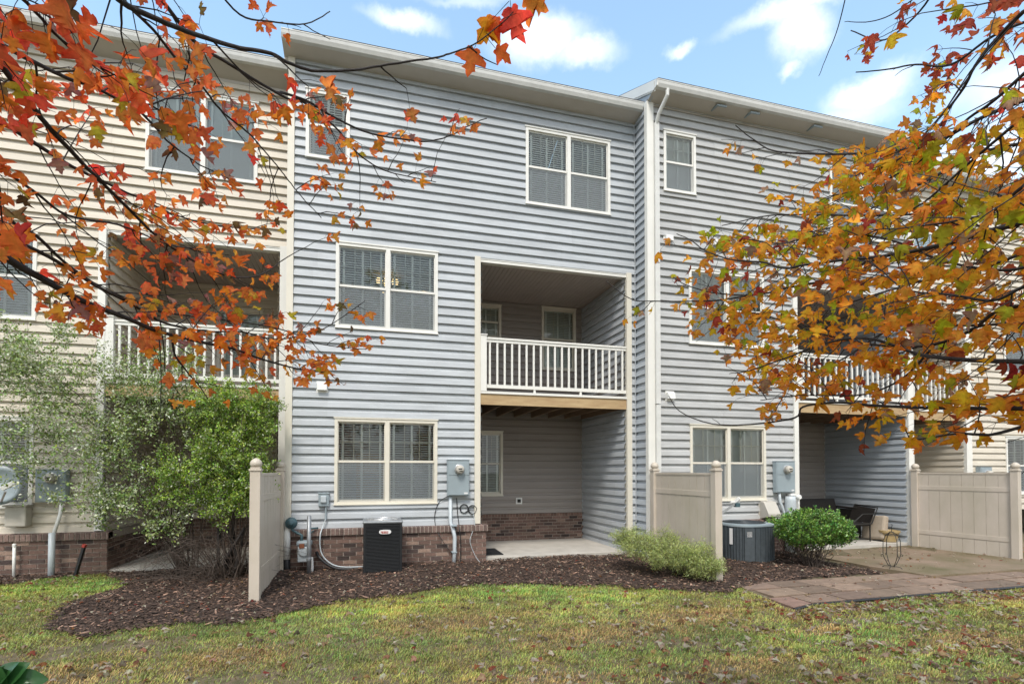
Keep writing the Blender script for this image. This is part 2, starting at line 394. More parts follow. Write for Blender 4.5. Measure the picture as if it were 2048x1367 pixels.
# mulch chips
chip_t = np.array([(-.5, -.14, 0), (.5, -.1, .03), (.42, .12, .0), (-.4, .15, .05), (-.5, -.14, .1), (.5, -.1, .12), (.42, .12, .1), (-.4, .15, .14)])
chip_f = [(4, 5, 6, 7), (0, 1, 5, 4), (1, 2, 6, 5), (2, 3, 7, 6), (3, 0, 4, 7)]
def chips(poly, n, name, label):
    q = sample_poly(poly, n); ex = rng.random(n) < .10; q = q+ex[:, None]*rng.normal(0, .13, (n, 2)); z = gz(q[:, 1])+bumpy(q[:, 0], q[:, 1])+np.where(ex, .024, .03)+rng.uniform(-.005, .014, n)
    a = rng.uniform(0, 2*PI, n); B = np.stack([np.cos(a), np.sin(a), rng.normal(0, .22, n)], -1); Nh = np.stack([rng.normal(0, .35, n), rng.normal(0, .35, n), np.ones(n)], -1)
    X_, Y_, C_ = frames(B, Nh); sz = np.minimum(rng.lognormal(math.log(.037), .5, n), .085)
    v = rng.lognormal(math.log(.048), .55, n); v = np.where(rng.random(n) < .13, v*3.4, v); v = np.clip(v, .01, .46); c = np.stack([v*1.26, v*.78, v*.56], -1)
    V, Fc, cc = scatter(chip_t[:, [1, 0, 2]]*np.array([1, 1, 1]), chip_f, np.column_stack([q, z]), X_, Y_, C_, sz, c)
    tag(fast_mesh(name, V, Fc, cc, 'chip'), label, 'mulch chips', kind='stuff')
chips(MULCH, 46000, 'bark_chips', 'shredded brown bark chips over the long mulch bed')
chips(MULCH2, 6000, 'bark_chips', 'shredded bark chips under the cream house')

# grass
def lawn_patch(x, y):     # clump tone 0..1, and density
    t = .5+.25*np.sin(x*1.7+1.3*np.sin(y*1.9))+.25*np.sin(y*2.6+x*.8+2)
    return t
BARE = [(-1.2, -4.75, .75, .28), (5.6, -4.75, .8, .2), (.2, -5.6, .5, .3), (-3.1, -3.8, .5, .35), (3.2, -4.9, .4, .15), (8.2, -5.2, .9, .3), (2.3, -5.9, .5, .25), (-2.4, -3.5, .6, .25)]
DRY = [(4.0, -4.0, .7, .3), (5.0, -4.9, .35, .15), (2.6, -4.4, 1.1, .3), (.9, -3.6, .8, .3), (3.4, -5.6, .6, .2), (9.2, -4.5, 1.0, .15), (-1.2, -4.1, .5, .3), (6.3, -5.6, .8, .3), (1.6, -5.4, .5, .2), (-2.7, -4.4, .5, .3), (11, -5, 1.2, .3)]
LUSH = [(4.95, -5.0, .9, .3), (-4.5, -.6, 1.2, .5), (6.6, -4.75, .7, .2), (1.5, -2.5, 1.6, .22), (3.3, -3.0, .9, .2), (-.2, -2.9, 1.1, .25), (9.5, -5.0, 1.2, .3)]
def lawn(q):
    x, y = q[:, 0], q[:, 1]; d = np.ones(len(x))*.9
    nn = .25*np.sin(x*17+y*5)+.25*np.sin(y*23-x*9)
    for (cx, cy, a, b) in BARE: d -= .85*np.exp(-(((x-cx)/a)**2+((y-cy)/b)**2)*(1.2+nn))*(.9+nn)
    d *= .55+.5*lawn_patch(x*2.1, y*2.7)
    wob = .05*np.sin(x*9)+.05*np.sin(y*13+x*3)
    d *= ~inpoly(x+wob*.5, y-.25+wob*1.2, MULCH); d *= ~inpoly(x, y, PAVE); d *= ~inpoly(x, y-.06, MULCH2)
    return np.clip(d, 0, 1)
LAWN = [(-7.5, -1.0), (-7, .4), (-3.5, .4), (-3.3, -1.5), (1, -1.5), (3, -1.6), (5.5, -2.7), (9, -3.5), (17, -4), (17, -8.2), (-.5, -8.2), (-3.5, -5.5)]
def grass(n):
    q = sample_poly(LAWN, n, lawn); x, y = q[:, 0], q[:, 1]
    z = gz(y)+bumpy(x, y)-.004
    dist = np.hypot(x, y+9.8)
    lush = np.zeros(n)
    for (cx, cy, a, b) in LUSH: lush += np.exp(-(((x-cx)/a)**2+((y-cy)/b)**2))
    lush = np.clip(lush, 0, 1)
    h = rng.uniform(.022, .066, n)*(1+.25*lush); w = .0022+.0006*dist*.5
    a = rng.uniform(0, 2*PI, n); lean = rng.uniform(.3, 1.3, n)
    D = np.stack([np.cos(a)*lean, np.sin(a)*lean, np.ones(n)], -1); D = nrm(D)
    side = np.stack([-np.sin(a+.6), np.cos(a+.6), np.zeros(n)], -1)
    P = np.column_stack([x, y, z])
    v0 = P-side*w[:, None]/1; v1 = P+side*w[:, None]/1
    mid = P+D*h[:, None]*.6; v2 = mid+side*w[:, None]*.7; v3 = mid-side*w[:, None]*.7
    tip = P+D*h[:, None]*np.array([1, 1, .72])
    V = np.stack([v0, v1, v2, v3, tip], 1).reshape(-1, 3)
    base = np.arange(n)[:, None]*5
    Fc = np.concatenate([base+np.array([[0, 1, 2]]), base+np.array([[0, 2, 3]]), base+np.array([[3, 2, 4]])])
    t = np.clip(lawn_patch(x, y)*.55+.25*np.sin(x*5.3+y*7.1)*np.sin(y*8.3-x*2.2)+rng.random(n)*.45, 0, 1.1)
    hue = .250-.110*t+rng.normal(0, .014, n); hue = np.where(rng.random(n) < .14+.16*(t > .75), .095, hue); hue += .03*lush*(hue > .12)
    sat = .80-.12*rng.random(n)+.05*lush; val = .20+.26*rng.random(n)+.07*t
    big = .5+.5*np.sin(x*1.1+2*np.sin(y*1.3+.6))*np.sin(y*2.1-x*.7+1)
    mid_ = np.sin(x*6.1+3*np.sin(y*4.7))*np.sin(y*9.3+2*np.sin(x*3.9)); val = val*(.80+.45*big)*(1+.28*mid_)*(1+.35*lush)
    dry = np.zeros(n)
    for (cx, cy, a_, b_) in DRY: dry += np.exp(-(((x-cx)/a_)**2+((y-cy)/b_)**2))
    k = rng.random(n) < np.clip(dry, 0, .8); hue = np.where(k, rng.uniform(.075, .115, n), hue); val = np.where(k, val*1.25, val); sat = np.where(k, .72, sat)
    c = hsv(hue, np.clip(sat, 0, 1), val)
    tag(fast_mesh('grass', V, Fc, np.repeat(c, 5, axis=0), 'grassm'), 'short olive and green autumn lawn grass', 'grass', kind='stuff')
grass(500000)
# dry leaves fallen on the ground
def leaf_template(curl=.25, fold=.2, seed=0, simple=False):
    half = [(.03, .0), (.10, -.07), (.24, -.05), (.30, .04), (.27, .12), (.40, .17), (.60, .30), (.66, .45), (.49, .42), (.42, .50), (.28, .45), (.20, .50), (.25, .62), (.32, .74), (.17, .76), (.11, .88), (0, 1.02)]
    if simple: half = [(.05, .0), (.26, -.02), (.32, .14), (.62, .40), (.30, .45), (.24, .64), (0, 1.02)]
    r = random.Random(seed)
    left = [(-x*(1+r.uniform(-.12, .12)), y*(1+r.uniform(-.06, .06))) for x, y in half[:-1]][::-1]
    rightp = [(x*(1+r.uniform(-.12, .12)), y*(1+r.uniform(-.06, .06))) for x, y in half]
    outl = rightp+left
    cen = [(0, .0), (0, .22), (0, .5), (0, .75)]
    pts = cen+outl
    ph = r.uniform(0, 6)
    def z(x, y): return fold*abs(x)-curl*(abs(x)**2+(y-.3)**2*.8)+.05*math.sin(6*y+ph)*x+.04*math.sin(9*x+ph)
    V = [(x, y, z(x, y)) for x, y in pts]
    Fc = []; nR = len(rightp); nO = len(outl)
    def cidx(y): return 0 if y < .1 else (1 if y < .36 else (2 if y < .62 else 3))
    for i in range(nO):
        a = 4+i; b = 4+(i+1) % nO; ca = cidx(outl[i][1]); cb = cidx(outl[(i+1) % nO][1])
        Fc.append((ca, a, b)); 
        if ca != cb: Fc.append((ca, b, cb))
    Fc = [f for f in Fc if len(set(f)) == 3]
    vc = np.ones((len(V), 3)); vc[:4] *= np.array([1.0, 1.25, 1.0]); vc[0] = (.8, .7, .7)
    tips = [i for i, (x, y) in enumerate(pts) if i >= 4]
    for i in tips: vc[i] *= np.array([1, .82 if math.hypot(pts[i][0], pts[i][1]-.3) > .42 else 1.0, .9])*r.uniform(.85, 1.1)
    return np.array(V), np.array(Fc), vc
LT = [leaf_template(a_, b_, i_+1) for i_, (a_, b_) in enumerate([(.25, .25), (.6, .45), (.3, -.45), (1.0, .1), (.5, -.6), (.8, .9), (1.4, .4), (.2, .7), (1.2, -.8), (.7, 1.3)])]
LS = [leaf_template(1.0, .5, 11, True), leaf_template(1.4, -.5, 12, True), leaf_template(.5, .9, 13, True), leaf_template(2.0, .2, 14, True)]
def put_leaves(name, P, Bd, Nh, size, col, m, parent=None, loc=(0, 0, 0), tpl=LT):
    A, B, C = frames(Bd, Nh); Vs = []; Fs = []; Cs = []; o = 0; ch = rng.integers(0, len(tpl), len(P))
    for k, (tv, tf, vc) in enumerate(tpl):
        i = ch == k
        if not i.any(): continue
        V, Fc, cc = scatter(tv, tf, P[i], A[i], B[i], C[i], size[i], col[i], vc); Vs.append(V); Fs.append(Fc+o); Cs.append(cc); o += len(V)
    return fast_mesh(name, np.concatenate(Vs), np.concatenate(Fs), np.concatenate(Cs), m, parent, loc)
def litter(n, poly, dens, hoff, name, label, smin=.035, smax=.075, pale=.5):
    q = sample_poly(poly, n, dens); x, y = q[:, 0], q[:, 1]; z = gz(y)+bumpy(x, y)+hoff+rng.uniform(0, .014, n)
    a = rng.uniform(0, 2*PI, n); B = np.stack([np.cos(a), np.sin(a), rng.normal(0, .25, n)], -1); Nh = np.stack([rng.normal(0, .3, n), rng.normal(0, .3, n), np.ones(n)], -1)
    t = rng.random(n); h = rng.uniform(.02, .085, n); s = rng.uniform(.3, .72, n); v = rng.uniform(.16, .62, n)
    pl = rng.random(n) < pale*.45; s = np.where(pl, .25, s); v = np.where(pl, rng.uniform(.5, .8, n), v)
    rd = rng.random(n) < .12; h = np.where(rd, rng.uniform(.0, .04, n), h); s = np.where(rd, .8, s); v = np.where(rd, .38, v)
    tag(put_leaves(name, np.column_stack([x, y, z]), B, Nh, rng.uniform(smin, smax, n), hsv(h, s, v), 'leaf', tpl=LS), label, 'fallen leaves', kind='stuff')
def ld(q):
    x, y = q[:, 0], q[:, 1]; d = .28+.72*np.clip((x-1.5)/4.5, 0, 1)*np.clip((-3.2-y)/1.6, 0, 1)+.25*np.clip((-4.5-y)/1.5, 0, 1)
    return d*(~inpoly(x, y, MULCH))*(~inpoly(x, y, PAVE))*np.clip(.15+1.2*(lawn_patch(x*3, y*3)-.25)+.5*np.sin(x*6.3+2*np.sin(y*5))*np.sin(y*8.7-x), .05, 1)
litter(5600, LAWN, ld, .034, 'fallen_leaves', 'dry brown, tan and red leaves strewn on the lawn', .04, .085, .9)
litter(900, MULCH, None, .052, 'fallen_leaves', 'pale dry leaves scattered over the mulch bed', .025, .055, 1)
EDGE = [(5.0, -4.35), (5.9, -4.12), (12, -4.15), (12, -4.55), (6, -4.5), (5, -4.6)]
litter(420, [(5.4, -4.0), (8.9, -4.0), (16, -4.05), (16, -.7), (9.0, -.7), (8.9, -2.75), (5.6, -3.0)], None, .048, 'fallen_leaves', 'small dry leaves scattered over the pavers and mossy patio', .025, .06, .8)
litter(700, EDGE, None, .03, 'fallen_leaves', 'leaf litter heaped along the black paver edging')

# ------------------------------------------------------------------ siding, brick, windows
EXPO = .163
def siding(mb, mp, u0, u1, w0, w1, openings=(), ref=0.0):
    """lap siding in a wall plane; mp(u, w, n) -> xyz; openings are (ua, ub, wa, wb)"""
    prof = [(0.0, .0), (0.0, .042), (.54, .031), (.64, .012), (1.0, .001)]
    sr = random.Random(int((u0*13+w1*7+u1*3)*10))
    k0 = math.floor((w0-ref)/EXPO); k = k0
    seam = []
    while ref+k*EXPO < w1-1e-6:
        if not seam or (k-k0) % 2 == 0:
            seam = []; q = u0+sr.uniform(.3, 3.4)
            while q < u1: seam.append((q, sr.uniform(.93, 1.03))); q += 3.66
            seam = [(-1e9, sr.uniform(.93, 1.03))]+seam
        zb = ref+k*EXPO; lo = max(zb, w0); hi = min(zb+EXPO, w1)
        cuts = sorted({lo, hi, *[o[2] for o in openings if lo < o[2] < hi], *[o[3] for o in openings if lo < o[3] < hi]})
        for a, b in zip(cuts[:-1], cuts[1:]):
            mid = (a+b)/2; iv = [(u0, u1)]
            for o in openings:
                if o[2] < mid < o[3]:
                    nv = []
                    for s, e in iv:
                        if o[1] <= s or o[0] >= e: nv.append((s, e)); continue
                        if o[0] > s: nv.append((s, o[0]))
                        if o[1] < e: nv.append((o[1], e))
                    iv = nv
            for s, e in iv:
                if e-s < 1e-3: continue
                ta, tb = (a-zb)/EXPO, (b-zb)/EXPO; pr = []
                def dep(t):
                    for (t0, d0), (t1, d1) in zip(prof[1:-1], prof[2:]):
                        if t <= t1+1e-9: return d0+(d1-d0)*(t-t0)/(t1-t0)
                    return prof[-1][1]
                if ta < 1e-6: pr.append((0, 0.0))
                pr.append((ta, dep(ta))); pr += [(t, d) for t, d in prof[2:-1] if ta < t < tb]; pr.append((tb, dep(tb)))
                n = len(pr); bp = [s]+[q for q, _ in seam if s < q < e]+[e]
                for pi, (s_, e_) in enumerate(zip(bp[:-1], bp[1:])):
                    tn = [v for q, v in seam if q <= s_+1e-6][-1]; o_ = .0022*(pi % 2)
                    vs = [mp(s_, zb+t*EXPO, d+o_) for t, d in pr]+[mp(e_, zb+t*EXPO, d+o_) for t, d in pr]
                    mb.add(vs, [(i, n+i, n+i+1, i+1) for i in range(n-1)], (tn, tn, tn))
        k += 1
    return mb
def seams(mb, mp, u0, u1, w0, w1): pass
def brickwork(mb, mp, u0, u1, w0, w1, rows_from_top=True):
    bl, bh, g = .203, .060, .013; w = w1-bh; r = 0
    while w > w0-bh:
        u = u0-(bl+g)*.5*(r % 2)
        while u < u1:
            a, b = max(u, u0), min(u+bl, u1)
            if b-a > .02:
                t = random.random(); v = .62+.75*random.random(); c = (.185*v, .115*v, .092*v)
                if t < .12: c = (.085*v, .058*v, .052*v)
                if t > .88: c = (.27*v, .185*v, .145*v)
                lo = max(w, w0)
                if w+bh > lo: quadbox(mb, mp, a, b, lo, w+bh, .0, .012, c)
            u += bl+g
        w -= bh+g; r += 1
def quadbox(mb, mp, a, b, c, d, n0, n1, col):
    vs = [mp(a, c, n0), mp(b, c, n0), mp(b, d, n0), mp(a, d, n0), mp(a, c, n1), mp(b, c, n1), mp(b, d, n1), mp(a, d, n1)]
    mb.add(vs, [(0, 3, 2, 1), (4, 5, 6, 7), (0, 1, 5, 4), (1, 2, 6, 5), (2, 3, 7, 6), (3, 0, 4, 7)], col)
def front(Y): return lambda u, w, n: (u, Y-n, w)         # faces the camera
def leftf(X): return lambda u, w, n: (X-n, u, w)         # a side wall facing left (u runs along Y)
def rightf(X): return lambda u, w, n: (X+n, u, w)

def window(th, x0, x1, z0, z1, Y, lites=2, trim='white', blind=True, screen=True, nv=2, nh=1, name='window', tapes=3, closed=.0, half=False, shade_mat='blind', fw=.055):
    fr = MB(); p = .046
    fr.box(x0, x1, Y-p, Y+.06, z1-fw, z1); fr.box(x0, x1, Y-p, Y+.06, z0, z0+fw*.8)
    fr.box(x0-.015, x1+.015, Y-p-.012, Y-.01, z1-.002, z1+.022)             # drip cap
    fr.box(x0-.01, x1+.01, Y-p-.018, Y-.01, z0-.018, z0+.002)               # sill lip
    fr.box(x0, x0+fw, Y-p, Y+.06, z0+fw*.8, z1-fw); fr.box(x1-fw, x1, Y-p, Y+.06, z0+fw*.8, z1-fw)
    mw = .075; W_ = (x1-x0-2*fw-(lites-1)*mw)/lites
    for i in range(1, lites): fr.box(x0+fw+i*W_+(i-1)*mw, x0+fw+i*(W_+mw), Y-p, Y+.06, z0+fw*.8, z1-fw)
    wo = th.part(name, fr, trim)
    zb, zt = z0+fw*.8, z1-fw; zm = (zb+zt)/2
    for i in range(lites):
        a = x0+fw+i*(W_+mw); b = a+W_; s = .026
        up = MB(); up.box(a, b, Y-.012, Y+.012, zm-.018, zm+.022); up.box(a, b, Y-.012, Y+.012, zt-s, zt)
        up.box(a, a+s*.6, Y-.012, Y+.012, zm+.022, zt-s); up.box(b-s*.6, b, Y-.012, Y+.012, zm+.022, zt-s)
        th.part('upper_sash', up, trim, wo)
        lo = MB(); y2 = Y+.016; lo.box(a, b, y2, y2+.024, zb, zb+.035); lo.box(a, b, y2, y2+.024, zm-.02, zm+.015)
        lo.box(a, a+s, y2, y2+.024, zb+.035, zm-.02); lo.box(b-s, b, y2, y2+.024, zb+.035, zm-.02)
        th.part('lower_sash', lo, trim, wo)
        if nv or nh:
            gr = MB(); hh = zt-s-(zm+.022)
            for k in range(1, nv+1): gr.box(a+(b-a)*k/(nv+1)-.007, a+(b-a)*k/(nv+1)+.007, Y+.001, Y+.009, zm+.022, zt-s)
            xs_ = [a+s*.6]+[a+(b-a)*k/(nv+1) for k in range(1, nv+1)]+[b-s*.6]
            for k in range(1, nh+1):
                for u, v in zip(xs_[:-1], xs_[1:]): gr.box(u+.008, v-.008, Y+.002, Y+.008, zm+.022+hh*k/(nh+1)-.007, zm+.022+hh*k/(nh+1)+.007)
            th.part('muntin_grid', gr, trim, wo)
        gl = MB(); gl.add([(a+.01, Y-.001, zm+.02), (b-.01, Y-.001, zm+.02), (b-.01, Y-.001, zt-.02), (a+.01, Y-.001, zt-.02)], [(0, 1, 2, 3)])
        gl.add([(a+.02, y2+.012, zb+.03), (b-.02, y2+.012, zb+.03), (b-.02, y2+.012, zm-.01), (a+.02, y2+.012, zm-.01)], [(0, 1, 2, 3)])
        th.part('pane', gl, 'glass', wo, recalc=False)
        if screen:
            sc = MB(); sc.add([(a+.006, Y-.004, zb+.004), (b-.006, Y-.004, zb+.004), (b-.006, Y-.004, zm-.02), (a+.006, Y-.004, zm-.02)], [(0, 1, 2, 3)])
            th.part('insect_screen', sc, 'screen', wo, recalc=False)
        if blind:
            bl = MB(); z = zt-.03; yb = Y+.075; tilt = (.42 if zm < 3 else .80 if zm < 6 else .98)+.25*closed
            bl.box(a+.005, b-.005, yb-.03, yb+.03, zt-.03, zt+.015)
            while z > zb+.03:
                hw = .024; dz = hw*math.sin(tilt); dy = hw*math.cos(tilt)
                bl.add([(a+.008, yb-dy, z-dz), (b-.008, yb-dy, z-dz), (b-.008, yb+dy, z+dz), (a+.008, yb+dy, z+dz), (a+.008, yb-dy, z-dz-.003), (b-.008, yb-dy, z-dz-.003), (b-.008, yb+dy, z+dz-.003), (a+.008, yb+dy, z+dz-.003)],
                       [(0, 1, 2, 3), (7, 6, 5, 4), (0, 4, 5, 1)])
                z -= .043-.016*closed
            for k in range(tapes):
                xt = a+(b-a)*(.1+.8*k/(tapes-1)) if tapes > 1 else (a+b)/2
                bl.box(xt-.020, xt+.020, yb-.0275, yb-.0255, zb+.02, zt-.03)
            th.part('blind', bl, shade_mat, wo, recalc=False)
    return wo
def dryer_vent(th, x, z, Y, s=.19):
    v = MB(); v.box(x-s/2-.02, x+s/2+.02, Y-.03, Y, z-s/2-.02, z+s/2+.02)
    v.prism([(Y-.03, z+s/2), (Y-.10, z+s/2-.03), (Y-.11, z-s/2+.02), (Y-.03, z-s/2+.02)], x-s/2, x+s/2)
    th.part('exhaust_vent', v, 'white_pl')
def gutter(th, x0, x1, Y, z, name='gutter'):
    g = MB(); g.prism([(Y+.10, z-.12), (Y+.025, z-.12), (Y, z-.06), (Y-.01, z), (Y+.0, z+.004), (Y+.012, z-.05), (Y+.035, z-.108), (Y+.10, z-.108)], x0, x1)
    g.box(x0, x1, Y-.014, Y+.006, z-.002, z+.012)
    return th.part(name, g, 'white_metal')

def townhouse(label, X0, X1, Yf, wallmat, win, rec, soff, topz, cap=.50, trimX=None, roofpar=None, sidemat=None, left_corner=None, right_corner=None, rail_z=3.03, rec_win=(), base_z=-.3, leftside=True, post_base_l=None, postw=.11, inner_right=True, stub='left', door=None, back_brick=True, group='townhouses of the row', brickL=None, gutL=None, gutR=None):
    """win: list of dict windows; rec=(xa, xb) recess opening with balcony"""
    th = T('townhouse', label, 'townhouse', ((X0+X1)/2, Yf, base_z), group)
    xa, xb = rec; sidemat = sidemat or wallmat
    ztop_rec = 5.53
    ops = [(w['x0'], w['x1'], w['z0'], w['z1']) for w in win]+[(xa-postw, xb+.0, base_z-1, ztop_rec)]
    s = MB(); mp = front(Yf); siding(s, mp, X0, X1, cap, topz, ops, ref=cap)
    th.part('siding', s, wallmat, recalc=False)
    yb = Yf+2.25
    # recess walls
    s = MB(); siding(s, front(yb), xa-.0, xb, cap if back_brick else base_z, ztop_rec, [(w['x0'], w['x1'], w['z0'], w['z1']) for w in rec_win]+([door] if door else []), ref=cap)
    th.part('recess_back_wall', s, 'cream' if wallmat == 'cream' else 'recess_shade', recalc=False)
    s = MB(); siding(s, leftf(xb), Yf, yb, base_z+.1, ztop_rec, ref=cap); th.part('recess_side_wall', s, sidemat, recalc=False)
    s = MB(); siding(s, rightf(xa), Yf, yb, base_z+.1, ztop_rec, ref=cap); th.part('recess_side_wall', s, sidemat, recalc=False)
    # corner post where the inner walls meet
    c = MB(); c.box(xb-.03, xb+.0, yb-.03, yb+.0, base_z+.1, ztop_rec); th.part('inside_corner', c, wallmat)
    # beadboard ceiling
    c = MB(); x = xa
    while x < xb-.001:
        e = min(x+.09, xb); c.box(x+.004, e-.004, Yf+.02, yb, ztop_rec-.03, ztop_rec-.012); x = e
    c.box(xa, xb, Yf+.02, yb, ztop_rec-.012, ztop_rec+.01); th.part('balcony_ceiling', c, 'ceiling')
    h = MB(); h.box(xa, xb, Yf-.03, Yf+.10, ztop_rec-.05, ztop_rec-.002); h.box(xa-.02, xb+.1, Yf-.036, Yf-.004, ztop_rec+.0, ztop_rec+.03); th.part('balcony_header', h, 'white')
    # posts
    zl = cap if post_base_l is None else post_base_l
    p = MB(); p.box(xa-postw, xa, Yf-.060, Yf+.07, zl+.012, ztop_rec+.04); th.part('opening_trim', p, 'tan_trim' if trimX == 'tan' else 'white')
    p = MB(); p.box(xb, xb+postw, Yf-.060, Yf+.07, base_z, ztop_rec+.04); th.part('opening_trim', p, 'tan_trim' if trimX == 'tan' else 'white')
    # balcony floor, rim beam, joists
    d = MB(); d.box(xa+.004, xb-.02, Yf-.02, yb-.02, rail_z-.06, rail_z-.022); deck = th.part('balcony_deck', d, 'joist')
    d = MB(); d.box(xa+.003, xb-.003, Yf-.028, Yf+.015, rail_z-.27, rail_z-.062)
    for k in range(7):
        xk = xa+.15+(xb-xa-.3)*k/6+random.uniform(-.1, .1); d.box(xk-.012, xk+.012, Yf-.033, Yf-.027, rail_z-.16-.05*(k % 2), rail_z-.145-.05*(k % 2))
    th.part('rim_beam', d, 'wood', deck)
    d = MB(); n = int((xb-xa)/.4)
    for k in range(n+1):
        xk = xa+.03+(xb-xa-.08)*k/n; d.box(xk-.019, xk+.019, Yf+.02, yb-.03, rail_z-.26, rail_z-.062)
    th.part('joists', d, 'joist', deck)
    d = MB(); d.box(xa-.0, xb+.0, Yf-.05, Yf+.03, rail_z-.06, rail_z-.015); th.part('deck_edge_trim', d, 'white', deck)
    # railing
    st = .12
    sx0, sx1 = (xa+.003, xa+st) if stub == 'left' else (xb-st, xb-.003)
    rl = MB(); ra, rb = (xa+st, xb-.003) if stub == 'left' else (xa+.003, xb-st)
    rl.box(ra, rb, Yf-.035, Yf+.045, rail_z+.985, rail_z+1.02); rl.box(ra, rb, Yf-.02, Yf+.03, rail_z+.93, rail_z+.985)
    rl.box(ra, rb, Yf-.02, Yf+.03, rail_z+.055, rail_z+.12)
    for t in (.33, .66): xx = ra+(rb-ra)*t; rl.box(xx-.02, xx+.02, Yf-.015, Yf+.025, rail_z-.015, rail_z+.055)
    ro = th.part('balcony_railing', rl, 'white')
    b = MB(); b.box(sx0, sx1, Yf-.055, Yf+.06, rail_z-.015, rail_z+1.05); b.box(sx0-.0, sx1+.012, Yf-.067, Yf+.07, rail_z+1.05, rail_z+1.07); th.part('newel_post', b, 'white', ro)
    nb_ = int(round((rb-ra)/.146)); base = None
    for k in range(nb_):
        xk = ra+(rb-ra)*(k+.5)/nb_
        if base is None:
            m_ = MB(); m_.box(xk-.019, xk+.019, Yf-.014, Yf+.024, rail_z+.12, rail_z+.93); base = th.part('baluster', m_, 'white', ro, bevel=.006); bx = xk
        else:
            q = base.copy(); q.location = (xk-bx, 0, 0); COL.objects.link(q); q.parent = ro
    for w in rec_win: window(th, w['x0'], w['x1'], w['z0'], w['z1'], yb, lites=1, trim='tan_trim', nv=w.get('nv', 2), nh=1, screen=False, closed=.2)
    # windows
    for w in win:
        window(th, w['x0'], w['x1'], w['z0'], w['z1'], Yf, lites=w.get('n', 2), trim=w.get('trim', 'white'), nh=w.get('nh', 1), closed=w.get('closed', 0), tapes=w.get('tapes', 3), nv=w.get('nv', 2), shade_mat=w.get('shade', 'blind'))
    # brick base with rowlock cap
    bm_ = MB(); mo = MB(); yb0 = Yf-.10; bx0 = brickL if brickL is not None else X0; bx1 = xa+.10
    mo.box(bx0, bx1-.004, yb0+.004, Yf+.08, base_z, cap-.02); 
    brickwork(bm_, front(yb0+.004), bx0, bx1, base_z, cap-.125)
    mo2 = leftf
    u = bx0; cm = mo
    cm.box(bx0-.0, bx1+.03, yb0-.032, Yf+.03, cap-.125+.006, cap-.012)
    while u < bx1+.025:
        v = .62+.7*random.random(); e = min(u+.058, bx1+.03)
        vs = [(u, yb0-.045, cap-.112), (e, yb0-.045, cap-.112), (e, Yf+.02, cap-.10), (u, Yf+.02, cap-.10), (u, yb0-.045, cap-.012), (e, yb0-.045, cap-.012), (e, Yf+.02, cap+.006), (u, Yf+.02, cap+.006)]
        bm_.add(vs, [(0, 3, 2, 1), (4, 5, 6, 7), (0, 1, 5, 4), (1, 2, 6, 5), (2, 3, 7, 6), (3, 0, 4, 7)], (.20*v, .135*v, .115*v)); u += .073
    # return of the brick base inside the recess
    brickwork(bm_, rightf(bx1-.004), yb0+.02, yb, base_z, cap-.125)
    mo.box(xa-.02, bx1-.004, Yf+.08, yb, base_z, cap-.02)
    if back_brick:
        mo.box(xa+.1, xb-.002, yb-.03, yb+.03, base_z, cap-.01); brickwork(bm_, front(yb-.03), xa+.1, xb, base_z, cap-.09)
        u = xa+.1
        while u < xb-.06:
            v = .6+.5*random.random(); quadbox(bm_, front(yb-.03), u, u+.062, cap-.08, cap-.012, 0, .016, (.25*v, .155*v, .12*v)); u += .073
    bo = th.part('brick_base', bm_, 'brick'); th.part('mortar', mo, 'mortar', bo)
    # eave: soffit, fascia, gutter, roof
    ov, gz_, wz = soff                       # overhang, gutter top z, soffit height at the wall
    gl_, gr_ = (gutL if gutL is not None else X0), (gutR if gutR is not None else X1)
    so = MB(); yo = Yf-ov
    so.add([(gl_, Yf+.02, wz), (gr_, Yf+.02, wz), (gr_, yo+.08, gz_-.115), (gl_, yo+.08, gz_-.115)], [(0, 1, 2, 3)])
    so.box(gl_, gr_, Yf-.03, Yf+.02, wz-.03, wz+.02); so.box(gl_, gr_, yo+.085, yo+.10, gz_-.11, gz_+.02); th.part('soffit', so, 'soffit')
    gutter(th, gl_, gr_, yo, gz_)
    pit = .47; yr = Yf+4.6; zr = gz_+.02+(yr-yo)*pit; rf = MB()
    rf.prism([(yo-.01, gz_+.012), (yo-.012, gz_+.03), (yr, zr+.05), (yr+5, zr+.05-5*pit), (yr+5, zr-5*pit), (yr, zr)], X0+.0, X1-.0); roof = th.part('roof', rf, 'roof')
    # rake boards and gable wall on the left side
    if leftside:
        rk = MB(); rk.prism([(yo+.0, gz_-.11), (yo, gz_+.012), (yr, zr), (yr, zr-.20), (yo+.12, gz_-.13)], X0-.03, X0+.0)
        rk.prism([(yo+.10, gz_-.16), (yo+.06, gz_-.11), (yr, zr-.20), (yr, zr-.30)], X0-.018, X0+.0); th.part('rake_board', rk, 'white')
        sg = MB(); siding(sg, leftf(X0), Yf, Yf+1.5, base_z+.1, topz+.1, ref=cap); th.part('side_wall', sg, sidemat, recalc=False)
        gb = MB(); gb.prism([(Yf-ov+.1, gz_-.1), (yr, zr-.1), (yr, topz), (Yf, topz-.05)], X0+.005, X0+.03); th.part('gable_panel', gb, sidemat)
    # rear, sides, floors: a closed hollow shell
    sh = MB(); yk = Yf+9.2
    sh.box(X0+.02, X1-.02, yk, yk+.1, base_z, topz+.3); sh.box(X0+.04, X0+.10, Yf+.05, yk, base_z, topz+.2); sh.box(X1-.10, X1-.04, Yf+.05, yk, base_z, topz+.2)
    for z_ in (-.02, 2.86, 5.62, 8.62):
        sh.box(X0+.1, xa-.16, Yf+.05, yk, z_, z_+.12); sh.box(xa-.16, xb+.1, yb+.06, yk, z_, z_+.12)
